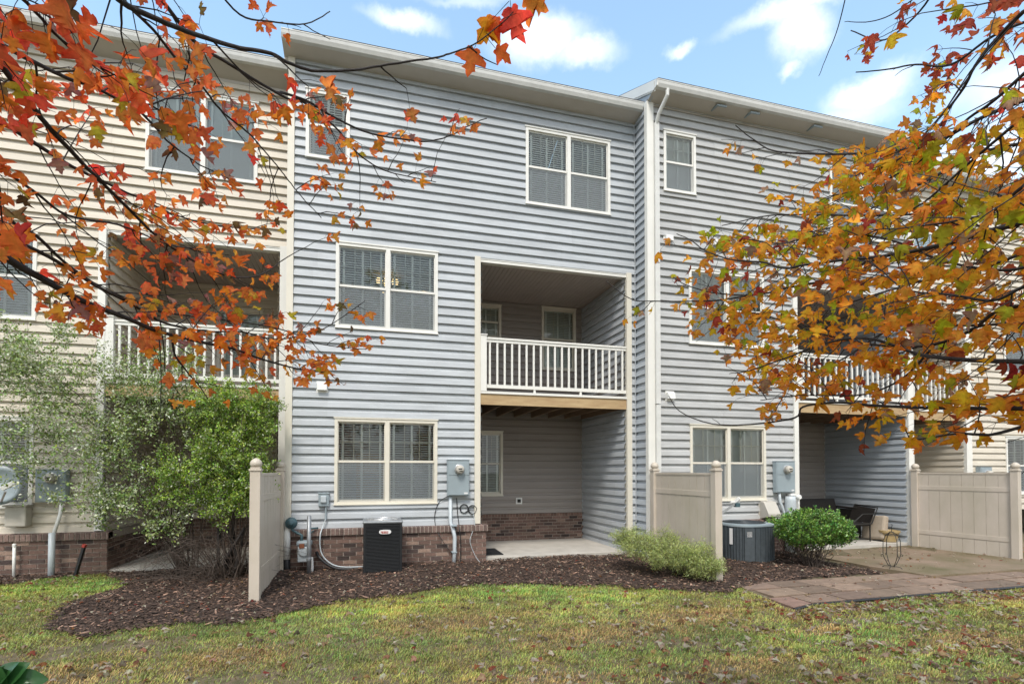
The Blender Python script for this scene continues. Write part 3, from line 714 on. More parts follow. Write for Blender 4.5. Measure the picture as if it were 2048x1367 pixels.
    sh.box(xa-.12, xb+.1, Yf+.06, yb+.2, ztop_rec+.06, ztop_rec+.16); sh.box(X0+.1, X1-.1, Yf+3.6, Yf+3.7, 0, 2.86); sh.box(X0+.1, X1-.1, Yf+3.6, Yf+3.7, 3, 5.62); sh.box(X0+.1, X1-.1, Yf+3.0, Yf+3.1, 5.75, 8.6)
    sh.box(xa-.16, xa-.12, Yf+.06, yb+.1, 0, ztop_rec); sh.box(xb+.07, xb+.1, Yf+.1, yb+.1, 0, ztop_rec)
    th.part('interior_walls', sh, 'interior')
    if left_corner:
        c = MB(); a, b = left_corner; c.box(a-.05, b, Yf-.058, Yf+.05, base_z, topz); th.part('corner_trim', c, 'white')
    if right_corner:
        c = MB(); a, b = right_corner; c.box(a, b, Yf-.052, Yf+.05, base_z, topz); th.part('corner_trim', c, 'white')
    return th

# main blue house
TB = townhouse('blue sided three storey townhouse in the middle with black air conditioner before its brick base', -1.24, 5.374, 0, 'blue',
    [dict(x0=-.545, x1=1.262, z0=.915, z1=2.43, trim='tan_trim'), dict(x0=-.545, x1=1.262, z0=4.045, z1=5.56),
     dict(x0=2.972, x1=4.78, z0=6.73, z1=8.245, nh=0), dict(x0=-1.06, x1=-.32, z0=7.02, z1=8.22, n=1, nh=0)],
    (2.07, 5.13), (.41, 8.90, 8.70), 8.72, leftside=False, trimX='tan', gutL=-1.42,
    rec_win=[dict(x0=2.34, x1=3.05, z0=4.62, z1=5.40), dict(x0=4.06, x1=4.94, z0=3.95, z1=5.46), dict(x0=2.36, x1=3.09, z0=.93, z1=2.42)])
dryer_vent(TB, -.755, 2.97, -.0, .16)
c = MB(); c.box(-1.352, -1.242, -.055, .06, -.25, 8.80); TB.part('corner_trim', c, 'tan_trim')
c = MB(); c.box(5.26, 5.332, -.02, .05, -.25, .505); TB.part('corner_trim', c, 'blue')
c = MB(); c.box(5.315, 5.330, -.056, -.042, .45, 8.7); TB.part('inside_corner', c, 'blue')
c = MB(); c.box(3.41, 3.56, 2.205, 2.225, .72, .87); ou = TB.part('outlet_cover', c, 'white_pl'); c = MB(); c.box(3.445, 3.525, 2.19, 2.204, .755, .835); TB.part('outlet', c, 'iron', ou)

# grey house on the right, stepping forward
TC = townhouse('grey sided townhouse right of the blue one, stepping forward, white downspout on its corner', 5.374, 12.11, -.5, 'grey',
    [dict(x0=6.27, x1=8.09, z0=.90, z1=2.43, trim='tan_trim', closed=1, shade='blind'), dict(x0=6.27, x1=8.08, z0=4.08, z1=5.60, closed=.6),
     dict(x0=9.86, x1=11.66, z0=6.72, z1=8.23, nh=0, closed=.8), dict(x0=5.71, x1=6.45, z0=7.12, z1=8.34, n=1, nh=1, closed=1)],
    (8.92, 12.0), (.41, 9.03, 8.82), 8.85, sidemat='grey_side', left_corner=(5.374, 5.474),
    rec_win=[dict(x0=9.3, x1=10.1, z0=4.0, z1=5.4)], brickL=5.6, gutL=5.34, gutR=12.35, back_brick=False)
for (x, z) in ((5.80, 6.15), (6.91, 6.19), (5.82, 2.99)): dryer_vent(TC, x, z, -.5, .16)
dn = MB()
dn.tube([(5.60, -.86, 8.92), (5.60, -.86, 8.80), (5.53, -.66, 8.55), (5.525, -.575, 8.40)], .038, 8); 
for z0_, z1_ in ((5.62, 8.42), (2.82, 5.60), (-.2, 2.80)): dn.box(5.480, 5.575, -.605, -.535, z0_, z1_)
TC.part('downspout', dn, 'white_metal')
for px_ in (6.75, 7.55, 9.15):
    sv = MB(); sv.prism([(px_, -.62), (px_+.03, -.62), (px_+.05, -.78), (px_+.24, -.79), (px_+.24, -.815), (px_+.02, -.81)], 8.85, 8.885, 'z'); TC.part('soffit_vent', sv, 'steel')
c = MB(); c.box(12.11, 12.2, -.53, .4, -.3, 8.85); TC.part('corner_trim', c, 'white')

# cream house on the left, set back
TA = townhouse('cream sided townhouse at the far left, behind the flowering shrub', -8.2, -1.42, .5, 'cream',
    [dict(x0=-7.0, x1=-5.19, z0=.92, z1=2.36), dict(x0=-7.0, x1=-5.19, z0=3.95, z1=5.35), dict(x0=-3.68, x1=-1.92, z0=6.66, z1=8.12, nh=0, closed=1)],
    (-4.22, -1.53), (.41, 8.72, 8.45), 8.47, leftside=False, gutL=-8.3, gutR=-1.36, stub='left', rec_win=[dict(x0=-3.1, x1=-2.2, z0=3.5, z1=5.0)])
# cream house on the right
TD = townhouse('cream sided townhouse at the far right, mostly behind orange maple leaves', 12.2, 19.0, .05, 'cream',
    [dict(x0=16.05, x1=17.86, z0=.9, z1=2.39), dict(x0=16.05, x1=17.86, z0=4.04, z1=5.55), dict(x0=12.97, x1=14.52, z0=6.7, z1=8.2, nh=0)],
    (12.35, 14.63), (.41, 8.9, 8.70), 8.72, leftside=False, postw=.19, sidemat='cream', door=(16.0, 16.9, -.2, 1.95), back_brick=False)
# glazed door at the back of that recess
dm = MB(); dm.box(16.2, 16.3, 2.2, 2.3, -.2, 2.1)
# interior things glimpsed through the glass
def pendant(x, y, z):
    t = T('pendant_light', 'lit warm chandelier seen through the middle floor window of the blue house', 'light', (x, y, z-.2))
    m_ = MB(); m_.tube([(x, y, z+.3), (x, y, z)], .008, 6); m_.tube([(x-.16, y, z), (x+.16, y, z)], .01, 6); t.part('fixture', m_, 'iron')
    for dx, dy in ((-.16, 0), (.16, 0), (0, -.14), (0, .14)):
        g = MB(); g.lathe((x+dx, y+dy, z-.05), [(.02, -.07), (.06, -.045), (.07, .02), (.045, .08)], 12); t.part('lamp_shade', g, 'lamp', smooth=True)
pendant(.40, 1.5, 5.52)
for (x, y, lb) in ((.35, 2.6, 'ceiling downlight glowing behind the left pane of the middle floor window'), (1.25, 2.4, 'ceiling downlight glowing behind the right pane of the middle floor window')):
    m_ = MB(); m_.lathe((x, y, 5.60), [(.075, 0), (.075, .015)], 16); tag(m_.build('downlight', 'lamp', org=(x, y, 5.6)), lb, 'light')
cb = T('cabinet', 'warm wooden cabinet seen through the ground floor window blinds', 'cabinet', (.1, 1.6, .1))
m_ = MB(); m_.box(-.2, .45, 1.4, 1.8, .1, 1.85); cb.part('carcass', m_, 'orange_wood'); m_ = MB(); m_.box(-.17, .12, 1.37, 1.398, .2, 1.8); m_.box(.14, .42, 1.37, 1.398, .2, 1.8); cb.part('door', m_, 'orange_wood')

# ------------------------------------------------------------------ patio slabs and pavers
def slab(name, x0, x1, y0, y1, z, label):
    s = MB(); s.box(x0, x1, y0, y1, z-.12, z); tag(s.build(name, 'concrete', bevel=.008), label, kind='structure')
slab('patio', 2.171, 5.11, -.02, 2.215, -.13, 'concrete patio slab under the blue house balcony')
slab('patio', 9.03, 11.97, -.52, 1.74, -.14, 'concrete patio slab under the grey house balcony')
slab('patio', -4.11, -1.55, .45, 2.7, -.13, 'concrete patio slab under the cream house balcony')
slab('patio', 12.46, 14.6, .0, 2.2, -.13, 'concrete patio slab of the right cream house')
M['moss'] = mat('mossy_concrete', (.25, .18, .13), .9, .8, 1.1, bump=.6, bscale=50, col2=(.10, .09, .035))
pv = MB(); pv.prism([(8.9, -.54), (16.4, -.54), (16.4, -3.25), (8.95, -3.25), (8.85, -2.72), (8.75, -2.3), (8.75, -1.4)], -.30, -.215, 'z'); tag(pv.build('path', 'moss'), 'mossy brown concrete patio in front of the grey house', kind='structure')
def pavers():
    mb = MB(); r = random.Random(3)
    rows = [(-4.0, -3.62), (-3.6, -3.22), (-3.2, -2.84)]
    for j, (y0, y1) in enumerate(rows):
        x = 5.42+(.35 if j == 0 else (.1 if j == 1 else .0)); 
        while x < 16:
            L = .60; z = gz((y0+y1)/2)+.035+r.uniform(-.005, .006); v = .62+.40*r.random(); c = (.27*v, .185*v*(1+.05*r.random()), .138*v)
            if j == 2 and x > 8.9: break
            if j == 1 and x > 10.5: break
            q = Matrix.Rotation(r.uniform(-.012, .012), 3, 'Y')
            mb.box(x+.006, x+L-.006, y0, y1, z-.05, z, c, q); x += L
    # the slanted block at the near left corner
    for (a, b) in (((5.32, -4.16), 0), ):
        mb.prism([(5.35, -4.14), (5.75, -4.02), (5.75, -3.64), (5.40, -3.64)], gz(-4)-.01, gz(-4)+.036, 'z', (.24, .15, .115))
    tag(mb.build('pavers', 'paver', bevel=.005), 'brown square paving slabs along the front of the patio', kind='structure')
    e = MB(); pts = [(5.22, -3.0), (5.30, -3.6), (5.33, -4.17), (5.80, -4.045), (7.3, -4.03), (9.8, -4.04), (12, -4.06), (16, -4.1)]
    e.tube([(x, y, gz(y)+.022) for x, y in pts[2:]], .019, 8); 
    for (x0, y0), (x1, y1) in zip(pts[2:-1], pts[3:]): e.bar((x0, y0+.0, gz(y0)), (x1, y1, gz(y1)), .006, .06)
    tag(e.build('lawn_edging', 'black_pl', org=(7, -4.03, -.3)), 'black plastic edging strip between pavers and lawn', 'edging')
pavers()

# ------------------------------------------------------------------ privacy fences
def fence(xf, yf, xn, yn, label, far_top=1.56, boards=None, ztop=1.47):
    th = T('privacy_fence', label, 'fence', ((xf+xn)/2, (yf+yn)/2, gz(yn)), 'tan vinyl privacy fences between patios')
    d = Vector((xn-xf, yn-yf, 0)); L = d.length; d.normalize(); n = Vector((-d.y, d.x, 0))
    def fm(s, t, z): return (xf+d.x*s+n.x*t, yf+d.y*s+n.y*t, z)
    def fbox(mb, s0, s1, t0, t1, z0, z1, col=None):
        vs = [fm(s0, t0, z0), fm(s1, t0, z0), fm(s1, t1, z0), fm(s0, t1, z0), fm(s0, t0, z1), fm(s1, t0, z1), fm(s1, t1, z1), fm(s0, t1, z1)]
        mb.add(vs, [(0, 3, 2, 1), (4, 5, 6, 7), (0, 1, 5, 4), (1, 2, 6, 5), (2, 3, 7, 6), (3, 0, 4, 7)], col)
    h = .0635
    for s in (0, L):
        p = MB(); fbox(p, s-h, s+h, -h, h, gz(yn)-.1, ztop+.03); po = th.part('fence_post', p, 'fence', bevel=.006)
        c = MB(); x, y, _ = fm(s, 0, 0); z = ztop+.03
        fbox(c, s-h-.012, s+h+.012, -h-.012, h+.012, z, z+.025); fbox(c, s-h+.004, s+h-.004, -h+.004, h-.004, z+.025, z+.05)
        th.part('post_cap', c, 'fence', po, bevel=.004)
        c = MB(); c.lathe((x, y, z+.05), [(.05, 0), (.066, .012), (.076, .035), (.074, .06), (.062, .085), (.042, .105), (.018, .118), (.002, .122)], 20)
        th.part('post_finial', c, 'fence', po, smooth=True)
    pn = MB(); nbd = boards or 8; a0, a1 = h, L-h
    for k in range(nbd):
        u0 = a0+(a1-a0)*k/nbd; u1 = a0+(a1-a0)*(k+1)/nbd; fbox(pn, u0+.0045, u1-.0045, -.013, .013, gz(yn)+.02, ztop-.03)
    fbox(pn, a0, a1, -.006, .006, gz(yn)+.02, ztop-.03)
    th.part('panel_boards', pn, 'fence')
    for z0_, z1_ in ((ztop-.04, ztop), (1.08, 1.17), (.09, .18)):
        r = MB(); fbox(r, a0, a1, -.022, .022, z0_, z1_); th.part('rail', r, 'fence', bevel=.004)
    return th
fence(-1.40, -.16, -1.41, -2.16, 'tan vinyl privacy fence beside the green shrub, seen nearly end on')
fence(5.37, -.70, 5.40, -2.52, 'tan vinyl privacy fence behind the low yellow green spreading shrub')
fence(12.02, -.68, 12.30, -2.43, 'widest tan vinyl privacy fence at the right end, over the mossy patio')

# ------------------------------------------------------------------ equipment on and by the walls
def meter(x0, x1, z0, z1, Y, label, conduit=True):
    th = T('electric_meter', label, 'meter', ((x0+x1)/2, Y, z0), 'grey electric meter boxes on the house walls')
    b = MB(); b.box(x0, x1, Y-.13, Y-.02, z0, z1); b.box(x0-.008, x1+.008, Y-.142, Y-.02, z1, z1+.01); th.part('box', b, 'steel', bevel=.006)
    zm = z0+(z1-z0)*.57
    b = MB(); b.box(x0+.02, x1-.008, Y-.138, Y-.131, zm+.006, z1-.03); b.box(x0+.02, x1-.008, Y-.138, Y-.131, z0+.015, zm-.004); cv = th.part('cover', b, 'steel', bevel=.003)
    b = MB(); b.box(x1-.10, x1-.03, Y-.1395, Y-.1385, z0+.03, z0+.06); th.part('sticker', b, 'label', cv)
    b = MB(); cx = (x0+x1)/2+.015; cz = z0+(z1-z0)*.74
    b.lathe((cx, Y-.138, cz), [(.092, 0), (.092, -.018), (.084, -.022)], 24, 'y'); th.part('meter_ring', b, 'alu', smooth=False)
    b = MB(); b.lathe((cx, Y-.16, cz), [(.076, 0), (.076, -.06), (.068, -.085), (.05, -.095), (.0, -.098)], 24, 'y'); g = th.part('meter_glass', b, 'beige_pl', smooth=True)
    b = MB(); b.box(cx-.035, cx+.035, Y-.262, Y-.2585, cz-.0, cz+.02); b.box(cx-.02, cx+.045, Y-.262, Y-.2585, cz-.035, cz-.02); th.part('register', b, 'iron', g)
    return th
meter(1.435, 1.84, 1.045, 1.70, -.02, 'grey electric meter box on the blue wall right of the ground floor window')
meter(8.25, 8.72, 1.05, 1.70, -.52, 'grey electric meter box on the grey wall above the rounded bush')
meter(-5.1, -4.68, 1.0, 1.52, .48, 'bluish electric meter box on the cream wall behind the pale shrub')
meter(14.95, 15.35, .95, 1.6, .03, 'blue grey meter box on the right cream wall peeking over the widest fence')
# conduit below the first meter
cpv = T('conduit_pipe', 'white flat conduit running from the blue house meter down over the brick', 'pipe', (1.52, -.1, -.2))
b = MB(); pts = [(1.50, -.07, 1.045), (1.50, -.07, .55), (1.535, -.16, .44), (1.56, -.20, .30), (1.56, -.20, .02), (1.54, -.20, -.24)]
b.tube(pts, .036, 8); cpv.part('pipe', b, 'pvc', smooth=True)
b = MB()
for z in (.50, .02): b.box(1.505, 1.60, -.245, -.06, z-.008, z+.008)
cpv.part('strap', b, 'steel')
def cable(name, pts, r, m_, label, cat='cable', sub=8):
    P = [Vector(p) for p in pts]; out_ = []
    for i in range(len(P)-1):
        p0, p1, p2, p3 = P[max(i-1, 0)], P[i], P[i+1], P[min(i+2, len(P)-1)]
        for k in range(sub):
            t = k/sub; out_.append(.5*((2*p1)+(-p0+p2)*t+(2*p0-5*p1+4*p2-p3)*t*t+(-p0+3*p1-3*p2+p3)*t**3))
    out_.append(P[-1]); mb = MB(); mb.tube(out_, r, 6); o = mb.build(name, m_, org=tuple(P[0]), smooth=True); tag(o, label, cat); return o
cable('cable', [(1.45, -.06, 1.03), (1.30, -.05, .93), (1.22, -.05, .72), (1.23, -.05, .5), (1.30, -.18, .30), (1.42, -.16, .12), (1.52, -.16, -.02)], .007, 'black_pl', 'thin black cable looping left of the white conduit below the meter')
cable('cable', [(1.62, -.06, 1.0), (1.64, -.05, .7), (1.66, -.16, .40), (1.68, -.16, .1), (1.67, -.16, -.22)], .008, 'black_pl', 'thin black cable right of the white conduit, down into the mulch')
cable('cable', [(1.93, -.05, .72), (1.95, -.12, .50), (1.86, -.15, .25), (1.88, -.15, .1), (1.97, -.16, -.1), (2.05, -.2, -.2)], .006, 'pvc', 'thin grey wire wandering down the brick right of the conduit')
lp = []
for i in range(60):
    a = i/60*6*2*PI; c0 = (1.76, .80) if i < 30 else (1.92, .78); lp.append((c0[0]+.075*math.cos(a)*(1+.1*math.sin(i)), -.045-.01*(i % 3), c0[1]+.08*math.sin(a)))
cable('cable_coil', lp, .006, 'black_pl', 'tangled coils of black cable hung on the blue siding under the meter', 'cable', 3)
# disconnect box with whip
db = T('disconnect_box', 'small grey disconnect box on the blue siding left of the ground floor window', 'box', (-.71, 0, .88))
b = MB(); b.box(-.80, -.63, -.10, -.02, .89, 1.10); b.box(-.81, -.62, -.108, -.02, 1.10, 1.125); db.part('box', b, 'steel', bevel=.005)
b = MB(); b.prism([(-.10, 1.07), (-.135, 1.06), (-.135, .96), (-.10, .94)], -.76, -.67); db.part('cover', b, 'pvc', bevel=.004)
b = MB(); b.tube([(-.68, -.06, .89), (-.68, -.06, .76), (-.68, -.075, .66)], .016, 8); db.part('conduit', b, 'steel')
cable('whip_conduit', [(-.68, -.08, .66), (-.72, -.10, .55), (-.76, -.20, .38), (-.74, -.22, .12), (-.62, -.24, -.05), (-.42, -.26, -.14), (-.05, -.30, -.15)], .012, 'pvc', 'grey electrical whip curving from the disconnect box to the black air conditioner', 'cable')
cable('refrigerant_line', [(-.82, -.10, .10), (-.76, -.2, .02), (-.62, -.25, -.10), (-.45, -.28, -.17), (-.22, -.30, -.18), (-.04, -.32, -.17)], .026, 'black_pl', 'thick black insulated refrigerant line leaving the brick to the black air conditioner', 'pipe')
# black air conditioner
def ac_black():
    x0, x1, y0, y1, z0, z1 = -.045, .585, -.72, -.12, -.22, .68
    th = T('air_conditioner', 'tall black air conditioner with grey top and oval badge before the brick base', 'air conditioner', ((x0+x1)/2, (y0+y1)/2, z0), 'outdoor air conditioner units')
    b = MB(); b.box(x0+.012, x1-.012, y0+.012, y1-.012, z0, z1-.06)
    for sx_, sy_ in ((x0, y0), (x1-.045, y0), (x0, y1-.045), (x1-.045, y1-.045)): b.box(sx_, sx_+.045, sy_, sy_+.045, z0, z1-.05)
    body = th.part('cabinet', b, 'black_metal', bevel=.006)
    b = MB()
    z = z0+.05
    while z < z1-.09:
        b.prism([(y0+.012, z), (y0-.003, z+.004), (y0+.012, z+.016)], x0+.046, x1-.046); b.prism([(x1-.012, z), (x1+.003, z+.004), (x1-.012, z+.016)], y0+.046, y1-.046, 'y'); z += .0235
    th.part('louver_guard', b, 'black_metal')
    b = MB(); b.box(x0-.012, x1+.012, y0-.012, y1+.012, z1-.06, z1-.01); top = th.part('top_cover', b, 'galv', bevel=.018)
    cx, cy = (x0+x1)/2, (y0+y1)/2
    b = MB()
    for r_ in (.06, .11, .16, .21, .25): b.tube([(cx+r_*math.cos(a), cy+r_*math.sin(a), z1+.004) for a in np.linspace(0, 2*PI, 25)], .005, 5)
    for a in np.linspace(0, 2*PI, 9)[:-1]: b.tube([(cx, cy, z1+.008), (cx+.26*math.cos(a), cy+.26*math.sin(a), z1-.006)], .005, 5)
    th.part('fan_grille', b, 'alu', top)
    b = MB(); b.lathe((cx, cy, z1-.012), [(.255, 0), (.255, .004)], 28); th.part('fan_opening', b, 'white_metal', top)
    b = MB(); ex = cx+.035; ez = z1-.195
    pts = []
    for k in range(28):
        a = 2*PI*k/28; pts.append((ex+.098*math.copysign(abs(math.cos(a))**.55, math.cos(a)), ez+.036*math.copysign(abs(math.sin(a))**.75, math.sin(a))))
    b.prism(pts, y0-.016, y0-.004, 'y'); bd = th.part('badge', b, 'label')
    b = MB()
    for k, w_ in enumerate((.014, .018, .012, .020, .014, .016, .012)):
        xx = ex-.070+k*.0185; b.box(xx, xx+w_*.8, y0-.0185, y0-.0165, ez-.012-.004*(k % 2), ez+.013)
    b.box(ex-.055, ex+.05, y0-.0185, y0-.0165, ez-.026, ez-.019)
    th.part('badge_lettering', b, 'red', bd)
ac_black()
# grey conduit post in the mulch
pp = T('pipe_post', 'grey steel conduit post standing in the mulch left of the black air conditioner', 'pipe', (-.91, -.47, -.25))
b = MB(); b.tube([(-.91, -.47, -.3), (-.91, -.47, .76)], .034, 12); pp.part('pipe', b, 'galv', smooth=True); b = MB(); b.lathe((-.91, -.47, .02), [(.04, 0), (.042, .03), (.036, .06)], 12); pp.part('coupling', b, 'galv')
# gas meter
gm = T('gas_meter', 'pale grey gas meter with dark regulator low on the brick beside the left fence', 'gas meter', (-1.0, -.25, -.2))
b = MB(); b.box(-1.10, -.90, -.36, -.16, -.02, .24); b.lathe((-1.0, -.36, .16), [(.09, 0), (.085, -.03), (.02, -.035)], 18, 'y'); body = gm.part('body', b, 'pvc', bevel=.03)
b = MB(); b.box(-1.12, -.88, -.37, -.15, .24, .33); gm.part('top_case', b, 'steel', bevel=.03)
b = MB(); b.box(-1.07, -.99, -.405, -.372, .22, .29); gm.part('index', b, 'rust')
b = MB(); b.lathe((-1.22, -.20, .62), [(.03, -.06), (.085, -.045), (.10, 0), (.085, .045), (.04, .06)], 18, 'y'); b.lathe((-1.22, -.30, .62), [(.03, 0), (.045, .02), (.045, .1)], 14, 'y'); b.tube([(-1.22, -.2, .62), (-1.20, -.2, .50), (-1.10, -.22, .44), (-1.05, -.25, .42), (-1.05, -.25, .30)], .022, 10); gm.part('regulator', b, 'teal', smooth=True)
b = MB(); b.tube([(-.95, -.25, .30), (-.95, -.25, .47), (-.93, -.22, .52), (-.80, -.14, .52)], .018, 8); b.tube([(-.93, -.27, .42), (-.85, -.3, .50)], .012, 6); gm.part('pipework', b, 'teal', smooth=True)
b = MB(); b.tube([(-.88, -.28, .05), (-.87, -.30, -.12), (-.88, -.32, -.24)], .02, 8); gm.part('pvc_sleeve', b, 'white_pl')
# white tank-like vent pipe beside the fence
wp = T('vent_pipe', 'white capped pipe with black foot squeezed between the left fence and gas meter', 'pipe', (-1.29, -.14, -.2))
b = MB(); b.lathe((-1.29, -.16, -.25), [(.055, .26), (.055, .60), (.052, .72), (.03, .80), (.018, .83)], 16); wp.part('pipe', b, 'white_pl', smooth=True)
b = MB(); b.lathe((-1.29, -.16, -.25), [(.05, 0), (.058, .02), (.058, .25), (.05, .26)], 16); wp.part('foot', b, 'black_pl', smooth=True)
# doormat
dmx = T('doormat', 'black rubber mat on the patio slab beside the brick corner', 'mat', (2.35, .45, -.13))
b = MB(); b.prism([(2.18, .17), (2.58, .17), (2.60, .98), (2.18, .98)], -.129, -.112, 'z'); dmx.part('mat', b, 'rubber', bevel=.004)
b = MB()
for k in range(9): b.box(2.20, 2.56, .21+k*.085, .225+k*.085, -.1125, -.108)
dmx.part('ribs', b, 'rubber')
# right air conditioner (low, dark grey, rounded)
def ac_grey():
    cx, cy, r, z0, z1 = 7.12, -1.02, .48, -.24, .50
    th = T('air_conditioner', 'low wide dark grey air conditioner with white sticker, half behind the rounded bush', 'air conditioner', (cx, cy, z0), 'outdoor air conditioner units')
    pts = []
    for k in range(48):
        a = 2*PI*k/48; pts.append((cx+r*math.copysign(abs(math.cos(a))**.72, math.cos(a)), cy+r*math.copysign(abs(math.sin(a))**.72, math.sin(a))))
    b = MB(); b.prism(pts, z0, z1-.03, 'z'); th.part('cabinet', b, 'charcoal')
    b = MB()
    for k in range(0, 48):
        x, y = pts[k]; dx, dy = (x-cx)/r, (y-cy)/r; b.bar((x+dx*.008, y+dy*.008, z0+.03), (x+dx*.008, y+dy*.008, z1-.06), .022, .012)
    z = z0+.06
    th.part('louver_guard', b, 'charcoal')
    b = MB(); P2 = [(cx+(x-cx)*1.03, cy+(y-cy)*1.03) for x, y in pts]; b.prism(P2, z1-.05, z1-.012, 'z'); P3 = [(cx+(x-cx)*.96, cy+(y-cy)*.96) for x, y in pts]; b.prism(P3, z1-.012, z1+.0, 'z'); top = th.part('top_cover', b, 'steel', bevel=.006)
    b = MB()
    for r_ in np.arange(.06, .40, .045): b.tube([(cx+r_*math.cos(a), cy+r_*math.sin(a), z1+.03-.05*r_) for a in np.linspace(0, 2*PI, 29)], .004, 5)
    th.part('fan_grille', b, 'charcoal', top)
    b = MB(); b.lathe((cx, cy, z1+.001), [(.40, 0), (.40, .004)], 28); th.part('fan_opening', b, 'black_metal', top)
    def patch(a, w, za, zb_, m_, nm):
        d = Vector((math.cos(a), math.sin(a), 0)); k = int(round(a/(2*PI)*48)) % 48; x, y = pts[k]; c0 = Vector((x, y, 0))+d*.018; t_ = Vector((-d.y, d.x, 0)); q = MB()
        v = [c0-t_*w/2, c0+t_*w/2, c0+t_*w/2+d*.01, c0-t_*w/2+d*.01]
        q.add([tuple(p+Vector((0, 0, za))) for p in v]+[tuple(p+Vector((0, 0, zb_))) for p in v], [(0, 1, 2, 3), (4, 5, 6, 7), (0, 1, 5, 4), (1, 2, 6, 5), (2, 3, 7, 6), (3, 0, 4, 7)]); return th.part(nm, q, m_)
    patch(R(248), .17, z0+.02, z1-.06, 'charcoal', 'service_panel'); patch(R(248), .09, .27, .37, 'label', 'sticker'); patch(R(200), .06, .12, .42, 'label', 'data_label')
ac_grey()
# wall hood, conduit stub, spigot, dish arm on the grey wall
hd = T('intake_hood', 'large beige sloped vent hood on the grey wall left of the meter pipes', 'vent', (8.06, -.5, .5))
b = MB(); b.prism([(-.52, .88), (-.66, .86), (-.80, .62), (-.80, .56), (-.52, .50)], 7.92, 8.22); hd.part('hood', b, 'beige_pl', bevel=.012); b = MB(); b.box(7.90, 8.24, -.535, -.52, .47, .91); hd.part('flange', b, 'beige_pl')
cp = T('conduit_pipe', 'wide grey sleeve and slim conduit under the grey house meter', 'pipe', (8.55, -.6, -.2))
b = MB(); b.lathe((8.62, -.62, -.3), [(.11, 0), (.11, 1.18), (.10, 1.27)], 18); cp.part('sleeve', b, 'pvc', smooth=True); b = MB(); b.tube([(8.36, -.6, 1.05), (8.38, -.6, .85), (8.44, -.62, .68), (8.48, -.64, .45), (8.48, -.64, -.2)], .028, 8); cp.part('pipe', b, 'pvc', smooth=True)
sp = T('spigot', 'white wall spigot beside the opening trim of the grey house', 'tap', (8.75, -.55, .9))
b = MB(); b.box(8.60, 8.74, -.66, -.55, .98, 1.02); b.lathe((8.80, -.62, .95), [(.05, 0), (.055, -.03), (.045, -.08)], 14, 'y'); sp.part('body', b, 'white_pl', bevel=.006); b = MB(); b.tube([(8.80, -.64, .90), (8.80, -.66, .80), (8.80, -.66, .70)], .016, 8); sp.part('spout', b, 'white_pl')
da = T('dish_arm', 'satellite dish arm with white receiver poking out from behind the middle fence', 'satellite dish', (6.5, -.9, .6))
b = MB(); b.bar((6.35, -.98, .50), (6.93, -1.05, .87), .035, .035); da.part('arm', b, 'alu'); b = MB(); b.bar((6.90, -1.0, .86), (6.98, -1.1, .98), .07, .06); b.bar((6.83, -1.02, .90), (7.0, -1.06, .90), .05, .04); da.part('receiver', b, 'white_pl', bevel=.005); b = MB(); b.box(6.90, 6.99, -1.1, -1.0, .80, .88); da.part('bracket', b, 'teal', bevel=.004)
b = MB(); b.lathe((6.15, -.80, .35), [(.30, 0), (.29, -.01), (.15, .03), (.0, .045)], 26, 'y'); da.part('dish', b, 'steel', smooth=True)
# cream wall equipment on the left
ds = T('satellite_dish', 'pale grey satellite dish on the cream wall at the left edge', 'satellite dish', (-5.35, .1, 1.2))
b = MB(); c0 = Vector((-5.45, .15, 1.28))
prof = [(0, .06), (.12, .05), (.22, .02), (.30, -.03), (.305, -.04), (.22, .012), (.12, .04), (0, .05)]
b.lathe(tuple(c0), [(r_, h_) for r_, h_ in prof], 26, 'y'); ds.part('dish', b, 'steel', smooth=True); b = MB(); b.bar(tuple(c0+Vector((0, .02, -.28))), tuple(c0+Vector((.30, -.42, -.08))), .025, .025); ds.part('arm', b, 'alu'); b = MB(); b.bar(tuple(c0+Vector((.24, -.40, -.05))), tuple(c0+Vector((.38, -.36, .05))), .07, .06); ds.part('receiver', b, 'white_pl', bevel=.006); b = MB(); b.tube([tuple(c0+Vector((0, .06, 0))), tuple(c0+Vector((0, .34, -.2)))], .02, 8); ds.part('mount', b, 'steel')
bx = T('utility_box', 'weathered grey green utility box low on the left cream wall', 'box', (-5.3, .35, .6)); b = MB(); b.box(-5.46, -5.18, .28, .46, .62, .94); bx.part('box', b, 'beige_pl', bevel=.02); b = MB(); b.box(-5.48, -5.16, .26, .46, .94, .965); bx.part('lid', b, 'beige_pl', bevel=.006)
po = T('standpipe', 'pale blue grey standpipe before the brick of the left cream house', 'pipe', (-4.82, .2, -.2)); b = MB(); b.tube([(-4.80, .22, -.3), (-4.80, .22, .52)], .045, 12); po.part('pipe', b, 'pvc', smooth=True); b = MB(); b.tube([(-4.79, .25, .50), (-4.76, .36, .80), (-4.76, .40, 1.0)], .028, 10); po.part('riser', b, 'white_pl', smooth=True)
po = T('standpipe', 'thin white pipe on the left brick base near the photo edge', 'pipe', (-5.3, .3, -.2)); b = MB(); b.tube([(-5.33, .3, -.25), (-5.33, .3, .33)], .022, 10); po.part('pipe', b, 'white_pl', smooth=True); b = MB(); b.lathe((-5.33, .3, .33), [(.026, -.02), (.026, .02), (.015, .03)], 10); po.part('cap', b, 'white_pl')
po = T('marker_stake', 'leaning black marker stake with a red tip before the left brick', 'stake', (-4.4, .1, -.2)); b = MB(); b.bar((-4.50, .2, -.3), (-4.32, .12, .30), .04, .04); po.part('stake', b, 'black_pl'); b = MB(); b.bar((-4.325, .12, .29), (-4.31, .115, .335), .045, .045); po.part('tip', b, 'red')

